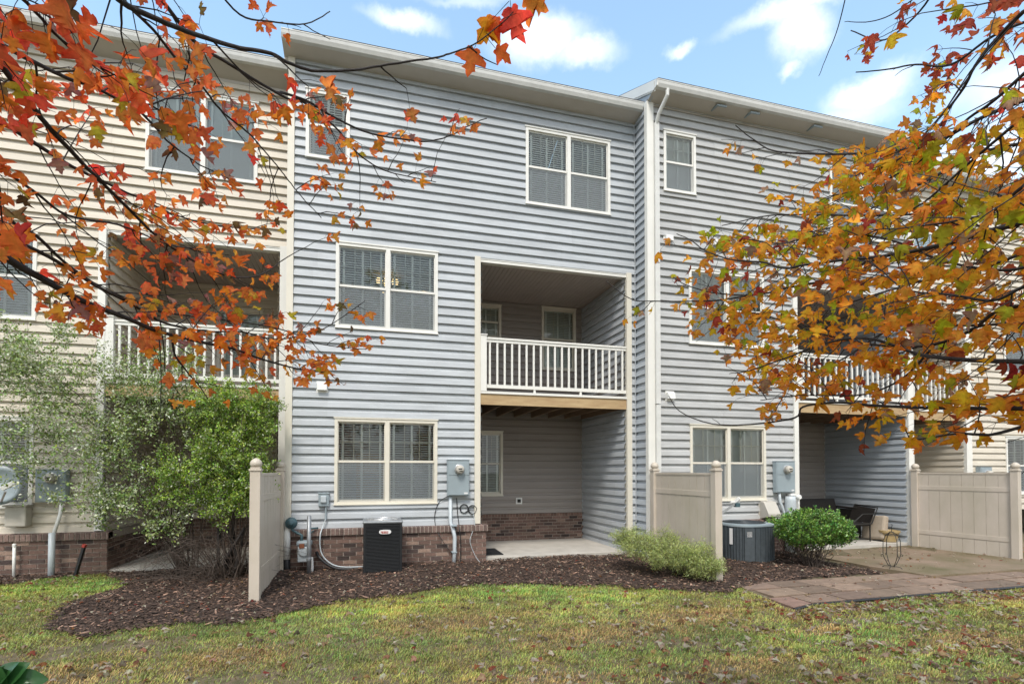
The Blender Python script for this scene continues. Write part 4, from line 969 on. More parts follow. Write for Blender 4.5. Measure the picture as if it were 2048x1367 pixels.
# ------------------------------------------------------------------ patio furniture on the right
def loveseat():
    th = T('patio_loveseat', 'black wicker loveseat in the shadow of the grey house patio', 'sofa', (11.0, .55, -.14))
    x0, x1, y0, y1 = 10.42, 11.55, .28, .98
    b = MB(); b.box(x0, x1, y0, y1, .20, .32); th.part('seat', b, 'wicker', bevel=.02)
    b = MB(); b.prism([(y1-.08, .32), (y1+.06, .80), (y1+.12, .80), (y1, .32)], x0, x1); th.part('backrest', b, 'wicker', bevel=.01)
    for a in (x0-.03, x1-.02):
        b = MB(); b.tube([(a+.02, y0-.04, .32), (a+.02, y0-.06, .55), (a+.02, y0+.1, .585), (a+.02, y1, .60)], .028, 8); b.box(a+.01, a+.03, y0, y1, .20, .56); th.part('armrest', b, 'wicker')
    for a, c_ in ((x0+.02, y0+.03), (x1-.02, y0+.03), (x0+.02, y1-.03), (x1-.02, y1-.03)):
        b = MB(); b.bar((a, c_, -.14), (a, c_, .2), .035, .035); th.part('leg', b, 'iron')
    b = MB(); b.bar((x0, y0, -.02), (x1, y0, -.02), .02, .02); b.box(x0+.03, x1-.03, y0+.02, y0+.03, -.0, .2); th.part('stretcher', b, 'iron')
loveseat()
ch = T('patio_chair', 'black framed wicker chair with slanted back beside the tan cushion', 'chair', (11.35, .0, -.14))
b = MB(); b.prism([(-.12, .22), (-.12, .27), (.42, .30), (.42, .24)], 10.75, 11.35); ch.part('seat', b, 'wicker', bevel=.01)
b = MB(); b.add([(11.36, -.12, .28), (11.40, .48, .30), (11.62, .52, .66), (11.52, -.12, .62), (11.34, -.12, .28), (11.37, .48, .30), (11.59, .52, .66), (11.49, -.12, .62)], [(0, 1, 2, 3), (7, 6, 5, 4), (0, 4, 5, 1), (1, 5, 6, 2), (2, 6, 7, 3), (3, 7, 4, 0)]); ch.part('backrest', b, 'wicker')
b = MB(); b.tube([(10.75, -.15, .27), (11.36, -.15, .27), (11.54, -.15, .64), (11.60, .5, .68)], .016, 8); b.tube([(10.80, -.15, .30), (11.1, -.15, .50), (11.46, -.15, .50)], .014, 8); ch.part('frame', b, 'iron')
for a, c_ in ((10.78, -.12), (11.34, -.12), (10.78, .42), (11.34, .42)):
    b = MB(); b.bar((a, c_, -.14), (a, c_, .26), .022, .022); ch.part('leg', b, 'iron')
b = MB(); b.bar((10.78, -.12, -.06), (11.34, -.12, -.06), .012, .012); ch.part('stretcher', b, 'iron')
cu = MB(); rr = Matrix.Rotation(R(14), 3, 'Y') @ Matrix.Rotation(R(-6), 3, 'X'); cu.box(11.55, 11.71, -.28, .28, -.12, .44, rot=rr); o = cu.build('seat_cushion', 'cushion', org=(11.65, 0, -.1), bevel=.045); tag(o, 'tan seat cushion leaning on edge beside the black patio chair', 'cushion')
pt = T('flower_pot', 'tan round flower pot with wide rim on the patio edge by the last fence', 'pot', (11.72, -.28, -.14))
b = MB(); b.lathe((11.72, -.28, -.14), [(.13, 0), (.15, .02), (.19, .20), (.20, .21), (.215, .22), (.215, .265), (.195, .27), (.18, .24), (.15, .2)], 26); pt.part('bowl', b, 'pot', smooth=False)
def plant_stand():
    c0 = Vector((8.98, -2.55, gz(-2.55)+.03)); th = T('plant_stand', 'thin black wrought iron plant stand on the mossy patio', 'plant stand', tuple(c0))
    b = MB(); r_ = .006
    for k in range(4):
        a = R(25+90*k); d = Vector((math.cos(a), math.sin(a), 0))
        b.tube([c0+d*.17, c0+d*.12+Vector((0, 0, .045)), c0+d*.03+Vector((0, 0, .055))], r_, 6)
    th.part('base', b, 'iron')
    for k in range(4):
        a = R(70+90*k); d = Vector((math.cos(a), math.sin(a), 0)); up = Vector((0, 0, 1)); b = MB()
        b.tube([c0+up*.05+d*.02, c0+d*.07+up*.08, c0+d*.13+up*.20, c0+d*.15+up*.26, c0+d*.145+up*.50, c0+d*.10+up*.60, c0+d*.02+up*.66], r_, 6)
        b.tube([c0+d*.15+up*.26, c0+d*.185+up*.25, c0+d*.18+up*.225, c0+d*.16+up*.23], r_*.8, 5); th.part('scroll_rod', b, 'iron')
    b = MB(); b.tube([c0+Vector((0, 0, .64)), c0+Vector((0, 0, .74)), c0+Vector((.02, 0, .77)), c0+Vector((0, 0, .79))], r_, 6); b.tube([c0+Vector((.10*math.cos(t), .10*math.sin(t), .60)) for t in np.linspace(0, 2*PI, 20)], r_, 5); th.part('top_hook', b, 'iron')
plant_stand()
# antennas / vents on roofs, glazed door in the right recess
dd = MB(); dd.box(13.05, 13.14, 2.22, 2.32, -.2, 2.2)
def door():
    x0, x1, yb = 13.35, 14.35, 2.29
    b = MB(); b.box(x0, x0+.09, yb-.06, yb, -.13, 2.15); b.box(x1-.09, x1, yb-.06, yb, -.13, 2.15); b.box(x0+.09, x1-.09, yb-.06, yb, 2.06, 2.15); fr = TD.part('door_frame', b, 'tan_trim')
    b = MB(); b.box(x0+.09, x1-.09, yb-.03, yb-.0, -.12, 1.0); b.box(x0+.09, x0+.25, yb-.03, yb, 1.0, 2.06); b.box(x1-.25, x1-.09, yb-.03, yb, 1.0, 2.06); b.box(x0+.25, x1-.25, yb-.03, yb, 1.93, 2.06); TD.part('door', b, 'porcelain', fr)
    b = MB(); b.add([(x0+.25, yb-.012, 1.0), (x1-.25, yb-.012, 1.0), (x1-.25, yb-.012, 1.93), (x0+.25, yb-.012, 1.93)], [(0, 1, 2, 3)]); TD.part('pane', b, 'glass', fr, recalc=False)
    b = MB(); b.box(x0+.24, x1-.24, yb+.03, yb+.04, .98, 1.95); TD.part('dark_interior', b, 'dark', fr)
    b = MB(); 
    for k in (1, 2): xx = x0+.25+(x1-x0-.5)*k/3; b.box(xx-.01, xx+.01, yb-.028, yb-.014, 1.0, 1.93)
    for k in (1, 2): zz = 1.0+.93*k/3; b.box(x0+.25, x1-.25, yb-.027, yb-.015, zz-.01, zz+.01)
    TD.part('muntin_grid', b, 'tan_trim', fr)
door()
#VEGETATION
def proj(P):
    v = np.asarray(P, float)-CAM; w = v@_f; return PX+F*(v@_r)/w, PY-F*(v@_u)/w
def spline(P, n):
    P = [np.array(p, float) for p in P]; o = []
    for i in range(len(P)-1):
        p0, p1, p2, p3 = P[max(i-1, 0)], P[i], P[i+1], P[min(i+2, len(P)-1)]
        for k in range(n):
            t = k/n; o.append(.5*((2*p1)+(-p0+p2)*t+(2*p0-5*p1+4*p2-p3)*t*t+(-p0+3*p1-3*p2+p3)*t**3))
    o.append(P[-1]); return np.array(o)
def twigs_mesh(name, segs, m, parent, loc):
    """segs: list of (points (n,3), r0, r1); thin three sided tubes in one mesh"""
    Vs = []; Fs = []; o = 0
    for pts, r0, r1 in segs:
        pts = np.asarray(pts); n = len(pts); d = nrm(np.gradient(pts, axis=0)); h = np.array([.3, .2, .93]) if abs(d[0, 2]) < .8 else np.array([1., 0, 0])
        a = nrm(np.cross(d, h)); b = np.cross(d, a); r = np.linspace(r0, r1, n)[:, None]
        ring = np.stack([pts+r*(a*math.cos(t)+b*math.sin(t)) for t in (0, 2.094, 4.189)], 1).reshape(-1, 3); Vs.append(ring)
        i = np.arange(n-1)[:, None]*3+o
        for k in range(3):
            k2 = (k+1) % 3; Fs.append(np.concatenate([i+k, i+k2, i+k2+3, i+k+3], 1))
        o += n*3
    V = np.concatenate(Vs); return fast_mesh(name, V, np.concatenate(Fs), np.ones((len(V), 3)), m, parent, loc, smooth=True)

# ---- the two maples: limbs seen in the photograph, twigs and leaves grown from them
def maple(label, trunk, height, limbs, leafcol, keep, sizes, seed, lean=(0, 0), md=1.0, extra=()):
    g = np.random.default_rng(seed); tx, ty = trunk; z0 = float(gz(ty))
    th = T('maple_tree', label, 'tree', (tx, ty, z0), None)
    b = MB(); tp = [(tx, ty, z0-.1), (tx+.01, ty, z0+.5), (tx+lean[0]*.3, ty+lean[1]*.3, z0+1.6), (tx+lean[0]*.6, ty+lean[1]*.6, z0+3.0), (tx+lean[0], ty+lean[1], z0+height)]
    tpts = spline(tp, 6); b.tube(tpts, list(np.linspace(.15, .035, len(tpts))), 12); th.part('trunk', b, 'bark', smooth=True)
    twigs = []; LP = []; LB = []; LN = []; LSz = []; LC = []
    for lim in limbs:
        lim['p'] = [(a_, b_, .5+c_*.93 if c_ < 3 else c_+.3) for a_, b_, c_ in lim['p']]
        pts = [at(*p) for p in lim['p']]; w = lim['w']/F*lim['p'][0][2]/2
        dens = lim.get('d', 1)*md; w1 = lim.get('w1', 1.4)/F*lim['p'][-1][2]/2
        if lim.get('root', True):
            e = pts[0]+nrm(pts[0]-pts[1])*.45; zt = min(max(e[2]-.5, 1.2), z0+height-.3); k = np.argmin(np.abs(tpts[:, 2]-zt)) if True else 0
            t0 = tpts[k]; mid = t0*.5+e*.5+np.array([0, 0, .05]); full = spline([t0, mid, e]+pts[0:], 5); nroot = 15; nroot = 12
            rad = np.concatenate([np.linspace(w*1.4, w, nroot), np.linspace(w, w1, len(full)-nroot)])
        else: full = spline(pts, 5); nroot = 0; rad = np.linspace(w, w1, len(full))
        # small irregularity
        full = full+np.cumsum(g.normal(0, .0010, full.shape), axis=0)*np.linspace(0, 1, len(full))[:, None]
        b = MB(); b.tube(full, list(rad), 7); th.part('branch', b, 'bark', smooth=True)
        vis = full[max(nroot-9, 0):]; L = np.linalg.norm(np.diff(vis, axis=0), axis=1); cum = np.concatenate([[0], np.cumsum(L)])
        s = g.uniform(0, .05)
        while s < cum[-1]:
            i = min(np.searchsorted(cum, s, 'right')-1, len(vis)-2); t = (s-cum[i])/max(L[i], 1e-6); p = vis[i]*(1-t)+vis[i+1]*t; d = nrm(vis[i+1]-vis[i])
            frac = s/cum[-1]
            s += g.uniform(.075, .15)/dens
            side = nrm(np.cross(d, _f))*(1 if g.random() < .5 else -1); ang = g.uniform(.45, 1.15)
            td = nrm(d*math.cos(ang)+side*math.sin(ang)+_f*g.normal(0, .45)+np.array([0, 0, g.normal(-.05, .2)]))
            TL = g.uniform(.06, lim.get('tl', .40))*(1 if frac < .85 else .7); n = 5
            q = [p]; dd = td.copy()
            for _ in range(n): dd = nrm(dd+d*.12+g.normal(0, .13, 3)+np.array([0, 0, -.03])); q.append(q[-1]+dd*TL/n)
            q = np.array(q); tpx, tpy = proj(q[-1]+dd*.03)
            if not keep(tpx, tpy, g) and g.random() < .9: continue
            twigs.append((q, .0027, .0012))
            # leaves in pairs along the twig and a fan at its tip
            nodes = [(q[-1], dd, 3)]+[(q[k], nrm(q[k]-q[k-1]), 2) for k in range(2, n) if g.random() < .50]
            for c, ax, m_ in nodes:
                sd_ = nrm(np.cross(ax, g.normal(0, 1, 3)))
                for kk in range(m_):
                    if g.random() < .12: continue
                    out_d = nrm(ax*(.5 if kk < 2 else 1.2)+sd_*(1 if kk == 0 else -1 if kk == 1 else 0)+g.normal(0, .25, 3)+np.array([0, 0, -.35]))
                    pl = g.uniform(.022, .055); base = c+out_d*pl
                    x_, y_ = proj(base+out_d*.03)
                    if not keep(x_, y_, g): continue
                    twigs.append((np.array([c, (c+base)/2+np.array([0, 0, .004]), base]), .0008, .0006))
                    bd = nrm(out_d*.7+np.array([0, 0, -.75])+g.normal(0, .3, 3)); nh = nrm(-_f*.55+g.normal(0, .75, 3)+np.array([0, 0, .65]))
                    LP.append(base); LB.append(bd); LN.append(nh); LSz.append(g.uniform(*sizes)*g.uniform(.7, 1)); LC.append(leafcol(x_, y_, g))
    for (x_, y_, d_, tx_, ty_, sz_, c_) in extra:
        base = at(x_, y_, d_); tip_ = at(tx_, ty_, d_); LP.append(base); LB.append(nrm(tip_-base)); LN.append(nrm(-_f+g.normal(0, .3, 3))); LSz.append(sz_); LC.append(c_)
        a0 = at(x_, y_, d_)-nrm(tip_-base)*.05+_r*.012; twigs.append((np.array([a0, (a0+base)/2, base]), .0010, .0008))
    twigs_mesh('twigs', twigs, 'bark', th.o, th.loc)
    o = put_leaves('foliage', np.array(LP), np.array(LB), np.array(LN), np.array(LSz), np.array(LC), 'leaf', th.o, th.loc)
    print(label[:20], 'leaves', len(LP)); return th
def poly_keep(poly, soft=22, dens=None):
    def k(x, y, g):
        jx, jy = g.normal(0, soft), g.normal(0, soft)
        if not (-60 < x < 2110 and -60 < y < 1400): return True
        if not inpoly([x+jx*.5], [y+jy*.5], poly)[0]: return False
        return dens is None or g.random() < dens(x, y)
    return k
def H1(h, s, v): return hsv(np.array([h]), np.array([s]), np.array([v]))[0]
def redcol(x, y, g):
    t = np.clip(.55*x/900+.5*y/800, 0, 1); r = g.random()
    if r < .05: return H1(g.uniform(.10, .125), .92, .62)                  # yellow
    if r < .10: return H1(g.uniform(.05, .09), .75, g.uniform(.16, .3))       # brown olive
    if r < .17: return H1(g.uniform(.0, .03), .6, g.uniform(.35, .5))       # pinkish dry
    h = .024+.024*t+g.normal(0, .013); return H1(max(h, .003), g.uniform(.90, .965), g.uniform(.78, 1.0))
def orgcol(x, y, g):
    r = g.random(); top = np.clip((260-y)/200, 0, 1)
    if g.random() < top*.75: return H1(g.uniform(.0, .035), g.uniform(.85, .95), g.uniform(.4, .7))
    mid = math.exp(-((y-420)/210)**2)
    if r < .07+.22*mid: return H1(g.uniform(.125, .175), g.uniform(.9, .97), g.uniform(.4, .6))
    if r < .36+.22*mid: return H1(g.uniform(.065, .095), .96, g.uniform(.75, .95))
    if r < .90: return H1(g.uniform(.044, .072), g.uniform(.91, .97), g.uniform(.82, 1.0))
    if r < .95: return H1(g.uniform(.0, .03), .9, g.uniform(.3, .55))
    return H1(.05, .6, g.uniform(.35, .6))
LEFT = [(-80, -80), (1100, -80), (1100, 40), (1040, 130), (930, 165), (800, 150), (960, 220), (990, 250), (950, 340), (850, 425), (690, 480), (610, 470), (560, 430), (590, 520), (640, 560), (770, 640), (775, 720), (700, 765), (590, 790), (460, 815), (345, 815), (330, 760), (240, 700), (130, 650), (-80, 620)]
def dl(x, y):
    if 400 < x and y < 180: return .42 if x < 720 else .30
    if x > 700 and y < 500: return .75
    return 1
def LM(pts, w, **k): return dict(p=pts, w=w, **k)
L = [
 LM([(-60, 470, 1.5), (30, 526, 1.6), (76, 552, 1.65), (162, 600, 1.75), (256, 636, 1.9), (318, 662, 2.0), (410, 683, 2.15), (478, 698, 2.3), (530, 717, 2.4), (600, 735, 2.5), (660, 742, 2.6)], 13, w1=2, d=1.25),
 LM([(-60, 20, 1.5), (0, 123, 1.6), (51, 191, 1.65), (106, 261, 1.75), (164, 321, 1.85), (205, 362, 1.9), (260, 417, 2.0), (308, 464, 2.1), (359, 501, 2.2), (410, 529, 2.3), (455, 549, 2.4), (495, 553, 2.45), (533, 543, 2.5), (564, 522, 2.6)], 9, d=1.0),
 LM([(-60, 210, 2.1), (0, 244, 2.1), (41, 270, 2.1), (102, 308, 2.15), (150, 337, 2.2), (205, 362, 2.25), (239, 379, 2.3), (294, 403, 2.4), (342, 427, 2.5), (427, 448, 2.6), (506, 455, 2.7)], 7, d=1.05),
 LM([(-60, 60, 1.2), (0, 90, 1.25), (55, 120, 1.3), (137, 161, 1.4), (191, 181, 1.45), (256, 210, 1.5), (297, 212, 1.55), (342, 197, 1.6), (407, 185, 1.7)], 8, d=1.2, tl=.25),
 LM([(270, 212, 1.55), (320, 265, 1.65), (342, 288, 1.7), (400, 330, 1.85), (440, 350, 2.0)], 4, root=False, d=1.2),
 LM([(170, -60, 1.0), (239, 0, 1.05), (273, 19, 1.08), (342, 48, 1.1), (410, 72, 1.15), (478, 92, 1.2), (540, 103, 1.22), (581, 126, 1.25), (632, 138, 1.28), (704, 137, 1.32), (777, 126, 1.38), (867, 114, 1.42), (903, 105, 1.45), (943, 87, 1.48), (990, 54, 1.5), (1030, 14, 1.52)], 9, d=.5, tl=.14),
 LM([(240, -40, 1.7), (253, 7, 1.7), (308, 62, 1.8), (359, 126, 1.9), (410, 178, 2.0), (444, 222, 2.1), (499, 267, 2.2), (533, 304, 2.3), (574, 352, 2.4), (601, 386, 2.5), (650, 440, 2.6)], 5, d=1.1),
 LM([(300, -30, 2.0), (393, 89, 2.1), (444, 120, 2.15), (513, 164, 2.2), (581, 202, 2.3), (607, 206, 2.35), (668, 253, 2.45), (712, 303, 2.55), (759, 338, 2.6), (813, 354, 2.7), (874, 365, 2.8)], 6, d=1.15),
 LM([(560, 184, 2.3), (614, 202, 2.35), (668, 235, 2.4), (741, 267, 2.5), (831, 282, 2.6), (867, 282, 2.65), (903, 271, 2.7), (939, 253, 2.75), (975, 238, 2.8)], 4, root=False, d=.95, tl=.2),
 LM([(-60, 440, 1.8), (0, 467, 1.85), (96, 512, 1.95), (164, 553, 2.05), (205, 577, 2.1), (273, 611, 2.2), (325, 642, 2.3), (410, 659, 2.4), (480, 660, 2.5), (547, 676, 2.6), (608, 666, 2.65), (650, 652, 2.7), (727, 600, 2.75)], 7, d=1.0),
 LM([(-60, 330, 2.0), (20, 440, 2.1), (70, 470, 2.15), (125, 522, 2.2), (200, 575, 2.25), (260, 600, 2.3), (330, 625, 2.4), (450, 640, 2.5), (560, 660, 2.6), (640, 690, 2.7), (730, 700, 2.8)], 6, d=1.1),
 LM([(345, 672, 2.1), (349, 707, 2.12), (369, 737, 2.15), (396, 771, 2.2), (412, 797, 2.22)], 4, root=False, d=1.0, tl=.14),
 LM([(-60, -60, 1.0), (40, -10, 1.1), (110, 60, 1.15), (170, 110, 1.2), (215, 140, 1.25)], 7, d=1.3, tl=.22),
 LM([(-60, 300, 1.6), (60, 380, 1.7), (130, 430, 1.8), (230, 450, 1.9), (330, 490, 2.1), (400, 500, 2.2)], 5, d=.8),
 LM([(420, -40, 2.2), (480, 30, 2.2), (540, 42, 2.3), (610, 45, 2.4), (660, 20, 2.5)], 3, root=False, d=.8, tl=.2),
]
maple('red leaved maple whose dark branches reach in from the left before the cream house', (-3.0, -9.5), 5.2, L, redcol, poly_keep(LEFT, dens=dl), (.034, .058), 21, (.5, .6), 1.4, [(1022, 16, 1.91, 1038, 66, .085, (.95, .09, .06)), (985, 38, 1.9, 955, 82, .070, (.95, .33, .02)), (948, 98, 1.88, 936, 148, .068, (.98, .20, .05)), (992, 98, 1.9, 1022, 124, .055, (.98, .17, .04)), (1052, -8, 1.92, 1090, 10, .07, (.95, .28, .05)), (1000, 40, 1.9, 960, 60, .05, (.9, .15, .04))])
RIGHT = [(2150, -80), (1860, -80), (1700, 20), (1690, 150), (1820, 165), (1800, 230), (1720, 262), (1600, 290), (1540, 320), (1450, 235), (1440, 300), (1505, 345), (1480, 410), (1340, 475), (1285, 545), (1190, 585), (1200, 665), (1330, 665), (1480, 735), (1440, 815), (1540, 850), (1700, 900), (1800, 900), (1900, 900), (2150, 870)]
def dr(x, y):
    if x < 1360: return .5
    if x < 1560 and y < 360: return .6
    if x < 1850 and y < 200: return .5
    if y > 760: return .8
    return 1
Rb = [
 LM([(2110, 180, 2.6), (2019, 212, 2.6), (1943, 246, 2.65), (1858, 292, 2.7), (1773, 303, 2.8), (1688, 309, 2.9), (1583, 307, 3.0), (1540, 301, 3.05), (1510, 284, 3.1), (1470, 255, 3.1)], 6, d=1.2),
 LM([(2110, 90, 2.3), (1990, 200, 2.3), (1940, 235, 2.35), (1880, 290, 2.4), (1815, 340, 2.5), (1730, 375, 2.6), (1660, 392, 2.7)], 5, d=1.2),
 LM([(2110, 180, 1.9), (1998, 280, 1.9), (1934, 335, 2.0), (1862, 397, 2.1), (1821, 425, 2.2), (1760, 460, 2.3), (1690, 490, 2.4)], 5, d=1.1),
 LM([(2110, 425, 1.8), (2006, 454, 1.8), (1961, 466, 1.85), (1910, 481, 1.9), (1869, 491, 1.95), (1815, 503, 2.0), (1752, 514, 2.1), (1688, 520, 2.2), (1604, 531, 2.3), (1561, 537, 2.35), (1519, 525, 2.4), (1455, 518, 2.5), (1400, 500, 2.6), (1375, 480, 2.65), (1345, 467, 2.7)], 9, d=1.3),
 LM([(2110, 560, 1.6), (2044, 575, 1.6), (1985, 601, 1.65), (1900, 588, 1.75), (1815, 580, 1.85), (1770, 545, 1.9), (1740, 520, 1.95)], 6, d=1.3),
 LM([(1760, 520, 2.5), (1731, 525, 2.5), (1688, 554, 2.55), (1637, 565, 2.6), (1568, 578, 2.7), (1530, 589, 2.75), (1483, 593, 2.8), (1426, 589, 2.85), (1397, 584, 2.9), (1368, 574, 2.95), (1348, 561, 3.0)], 5, root=False, d=1.3),
 LM([(1500, 590, 2.8), (1440, 600, 2.85), (1380, 602, 2.95), (1310, 602, 3.0), (1262, 598, 3.05), (1213, 562, 3.1)], 3, root=False, d=.7, tl=.16),
 LM([(2110, 600, 2.3), (2000, 620, 2.3), (1943, 660, 2.35), (1858, 690, 2.4), (1760, 690, 2.5), (1646, 669, 2.6), (1560, 640, 2.7), (1470, 620, 2.8), (1420, 625, 2.9)], 6, d=1.3),
 LM([(2110, 728, 1.9), (2048, 724, 1.9), (1943, 720, 2.0), (1858, 713, 2.1), (1816, 703, 2.15), (1731, 677, 2.25), (1646, 690, 2.4), (1570, 720, 2.5), (1500, 745, 2.6), (1460, 750, 2.7)], 9, d=1.3),
 LM([(2110, 815, 2.0), (2019, 817, 2.0), (1900, 815, 2.1), (1816, 813, 2.2), (1731, 809, 2.3), (1667, 804, 2.4), (1604, 813, 2.5), (1587, 834, 2.5), (1498, 847, 2.6), (1434, 847, 2.7), (1383, 834, 2.8), (1349, 813, 2.85), (1333, 787, 2.9)], 7, d=1.15, tl=.3),
 LM([(2110, 835, 1.9), (1999, 866, 1.95), (1956, 870, 2.0), (1912, 869, 2.05), (1840, 880, 2.2), (1760, 880, 2.3)], 6, d=1.3, tl=.3),
 LM([(1860, 700, 2.2), (1800, 760, 2.3), (1720, 790, 2.4), (1600, 790, 2.5), (1520, 800, 2.6)], 4, root=False, d=1.0),
 LM([(2110, -20, 2.1), (2030, 40, 2.1), (1960, 120, 2.2), (1920, 190, 2.3), (1860, 260, 2.4), (1790, 330, 2.5), (1720, 350, 2.6)], 6, d=1.3),
 LM([(2110, 330, 1.5), (2040, 370, 1.5), (1980, 420, 1.6), (1900, 440, 1.75), (1820, 450, 1.9), (1740, 455, 2.0)], 6, d=1.2),
 LM([(2110, 480, 2.8), (1980, 530, 2.8), (1850, 560, 2.9), (1720, 600, 3.0), (1600, 640, 3.1), (1520, 680, 3.2), (1470, 700, 3.3)], 5, d=1.4),
 LM([(2110, 380, 3.0), (1950, 420, 3.0), (1800, 430, 3.1), (1650, 430, 3.2), (1540, 430, 3.3), (1440, 450, 3.4)], 5, d=1.5),
 LM([(2110, 640, 3.0), (1950, 650, 3.0), (1800, 650, 3.1), (1680, 720, 3.2), (1580, 750, 3.3)], 5, d=1.3),
 LM([(2110, 280, 3.4), (1980, 300, 3.4), (1880, 350, 3.4), (1780, 400, 3.5), (1680, 450, 3.6), (1600, 470, 3.6)], 5, d=1.4),
 LM([(2110, 520, 2.2), (2000, 540, 2.2), (1880, 520, 2.3), (1780, 480, 2.4), (1660, 470, 2.5), (1560, 490, 2.6), (1480, 480, 2.7)], 5, d=1.3),
 LM([(1890, -60, 3.6), (1850, 10, 3.6), (1800, 60, 3.7), (1760, 80, 3.8), (1700, 60, 3.9)], 3, root=False, d=1.3, tl=.3),
 LM([(2110, 20, 3.3), (1990, 70, 3.3), (1900, 130, 3.4), (1830, 130, 3.6), (1770, 140, 3.7), (1710, 145, 3.8)], 4, d=1.2, tl=.3),
 LM([(1697, -30, 3.2), (1676, 55, 3.2), (1655, 110, 3.25), (1640, 150, 3.3)], 1.6, root=False, d=.12, w1=.8, tl=.1),
 LM([(1850, -20, 3.2), (1782, 30, 3.2), (1731, 44, 3.25), (1688, 42, 3.3)], 1.8, root=False, d=.2, w1=.8, tl=.1),
]
maple('orange, gold and green leaved maple whose branches fill the right side before the grey house', (4.3, -9.7), 5.6, Rb, orgcol, poly_keep(RIGHT, dens=dr), (.037, .063), 33, (-.4, .7), 1.75)

# ---- shrubs
LEAF4 = (np.array([(0, 0, 0), (.28, .45, .06), (0, 1, -.05), (-.28, .45, .06)]), np.array([(0, 1, 2), (0, 2, 3)]))
def blob_pts(g, blobs, n, shell=.45):
    w = np.array([b[6] if len(b) > 6 else 1 for b in blobs]); w = w/w.sum(); idx = g.choice(len(blobs), n, p=w); B_ = np.array([b[:6] for b in blobs])[idx]
    u = nrm(g.normal(0, 1, (n, 3))); r = (shell+(1-shell)*g.random(n)**.6)[:, None]
    return B_[:, :3]+u*r*B_[:, 3:6], u
def shrub(name, label, cat, base, blobs, nspray, nleaf, slen, lsize, colf, stems, seed, leafmat='shrubleaf', stemr=.012, spread=.35, twigm='twig', shell=.45, dropz=0, vcol=None, upb=.35, tpl=None):
    g = np.random.default_rng(seed); base = np.array(base, float)
    th = T(name, label, cat, tuple(base)); segs = []
    C, U = blob_pts(g, blobs, nspray, shell); C[:, 2] = np.maximum(C[:, 2], gz(C[:, 1])+.05)
    for k in g.choice(nspray, min(stems, nspray), replace=False):
        e = C[k]; b0 = base+np.array([g.normal(0, .06), g.normal(0, .06), 0]); h = e-b0
        m1 = b0+np.array([h[0]*.22, h[1]*.22, abs(h[2])*.38])+g.normal(0, .10, 3); m2 = b0+np.array([h[0]*.55, h[1]*.6, h[2]*.82])+g.normal(0, .13, 3)
        segs.append((spline([b0, m1, m2, e], 4), stemr*g.uniform(.6, 1.2), stemr*.2))
    D = nrm(U*.8+np.array([0, 0, upb])+g.normal(0, spread, C.shape)); t = g.uniform(0, 1, (nspray, nleaf)); 
    L_ = slen*g.uniform(.5, 1.2, nspray)
    for k in range(nspray): segs.append((np.array([C[k]-D[k]*L_[k]*.5, C[k], C[k]+D[k]*L_[k]*.5+np.array([0, 0, -.01])]), stemr*.22, stemr*.1))
    P = (C[:, None]+D[:, None]*((t-.5)*L_[:, None])[..., None]+g.normal(0, slen*.10, (nspray, nleaf, 3))).reshape(-1, 3)
    Bd = nrm(np.repeat(D, nleaf, 0)*.6+g.normal(0, .7, P.shape)+np.array([0, 0, .1])); Nh = nrm(g.normal(0, .6, P.shape)+np.array([0, -.3, .9]))
    col = colf(g, P, np.repeat(g.random(nspray), nleaf)); A, B, Cc = frames(Bd, Nh); sz = lsize*g.uniform(.6, 1.3, len(P))
    tv, tf = tpl or LEAF4; V, Fc, cc = scatter(tv, tf, P, A, B, Cc, sz, col, vcol)
    twigs_mesh('stems', segs, twigm, th.o, th.loc); fast_mesh('foliage', V, Fc, cc, leafmat, th.o, th.loc); return th
def varieg(g, P, s):
    n = len(P); pale = g.random(n) < (.13+.30*(s > .6)+.10*np.clip((P[:, 2]-2)/2, 0, 1)); c = hsv(g.uniform(.19, .27, n), g.uniform(.6, .82, n), g.uniform(.16, .52, n))
    return np.where(pale[:, None], hsv(g.uniform(.17, .24, n), g.uniform(.16, .34, n), g.uniform(.5, .8, n)), c)
def greencol(g, P, s):
    n = len(P); v = g.uniform(.16, .62, n)*(.7+.5*s); pale = g.random(n) < .10
    c = hsv(g.uniform(.20, .275, n)-.015*s, g.uniform(.76, .92, n), v); return np.where(pale[:, None], hsv(.2*np.ones(n), .25*np.ones(n), g.uniform(.5, .7, n)), c)
shrub('variegated_shrub', 'tall loose shrub with white edged leaves before the left cream house', 'shrub', (-2.75, -.25, -.2),
      [(-3.0, -.4, 3.05, .55, .4, .5, .35), (-4.6, -.5, 2.85, .95, .6, .9, 1.3), (-3.5, -.4, 2.75, .8, .6, .75, 1.2), (-5.3, -.5, 3.1, .6, .5, .7, .7), (-3.9, -.6, 1.9, 1.0, .6, .6, 1.0), (-4.9, -.5, 1.7, .7, .5, .7, .55), (-2.7, -.3, 2.45, .5, .4, .4, .45), (-3.6, -.7, 1.05, .8, .4, .4, .6), (-3.0, -.6, .75, .5, .4, .3, .3)],
      660, 46, .42, .044, varieg, 34, 5, stemr=.013, spread=.45, shell=.15)
shrub('green_shrub', 'dense yellow green shrub with black base behind the left fence', 'shrub', (-2.0, -.45, -.2),
      [(-2.1, -.55, 1.7, .62, .5, .75, 1.5), (-2.3, -.5, 2.5, .45, .4, .42, .7), (-1.75, -.5, 2.55, .38, .35, .35, .55), (-1.75, -.6, 1.25, .38, .4, .42, .8), (-2.75, -.6, 1.35, .5, .4, .5, .6), (-2.1, -.6, .95, .5, .4, .3, .35), (-1.7, -.5, 2.2, .28, .3, .3, .4)],
      680, 58, .30, .040, greencol, 30, 6, stemr=.013, spread=.45, shell=.2)
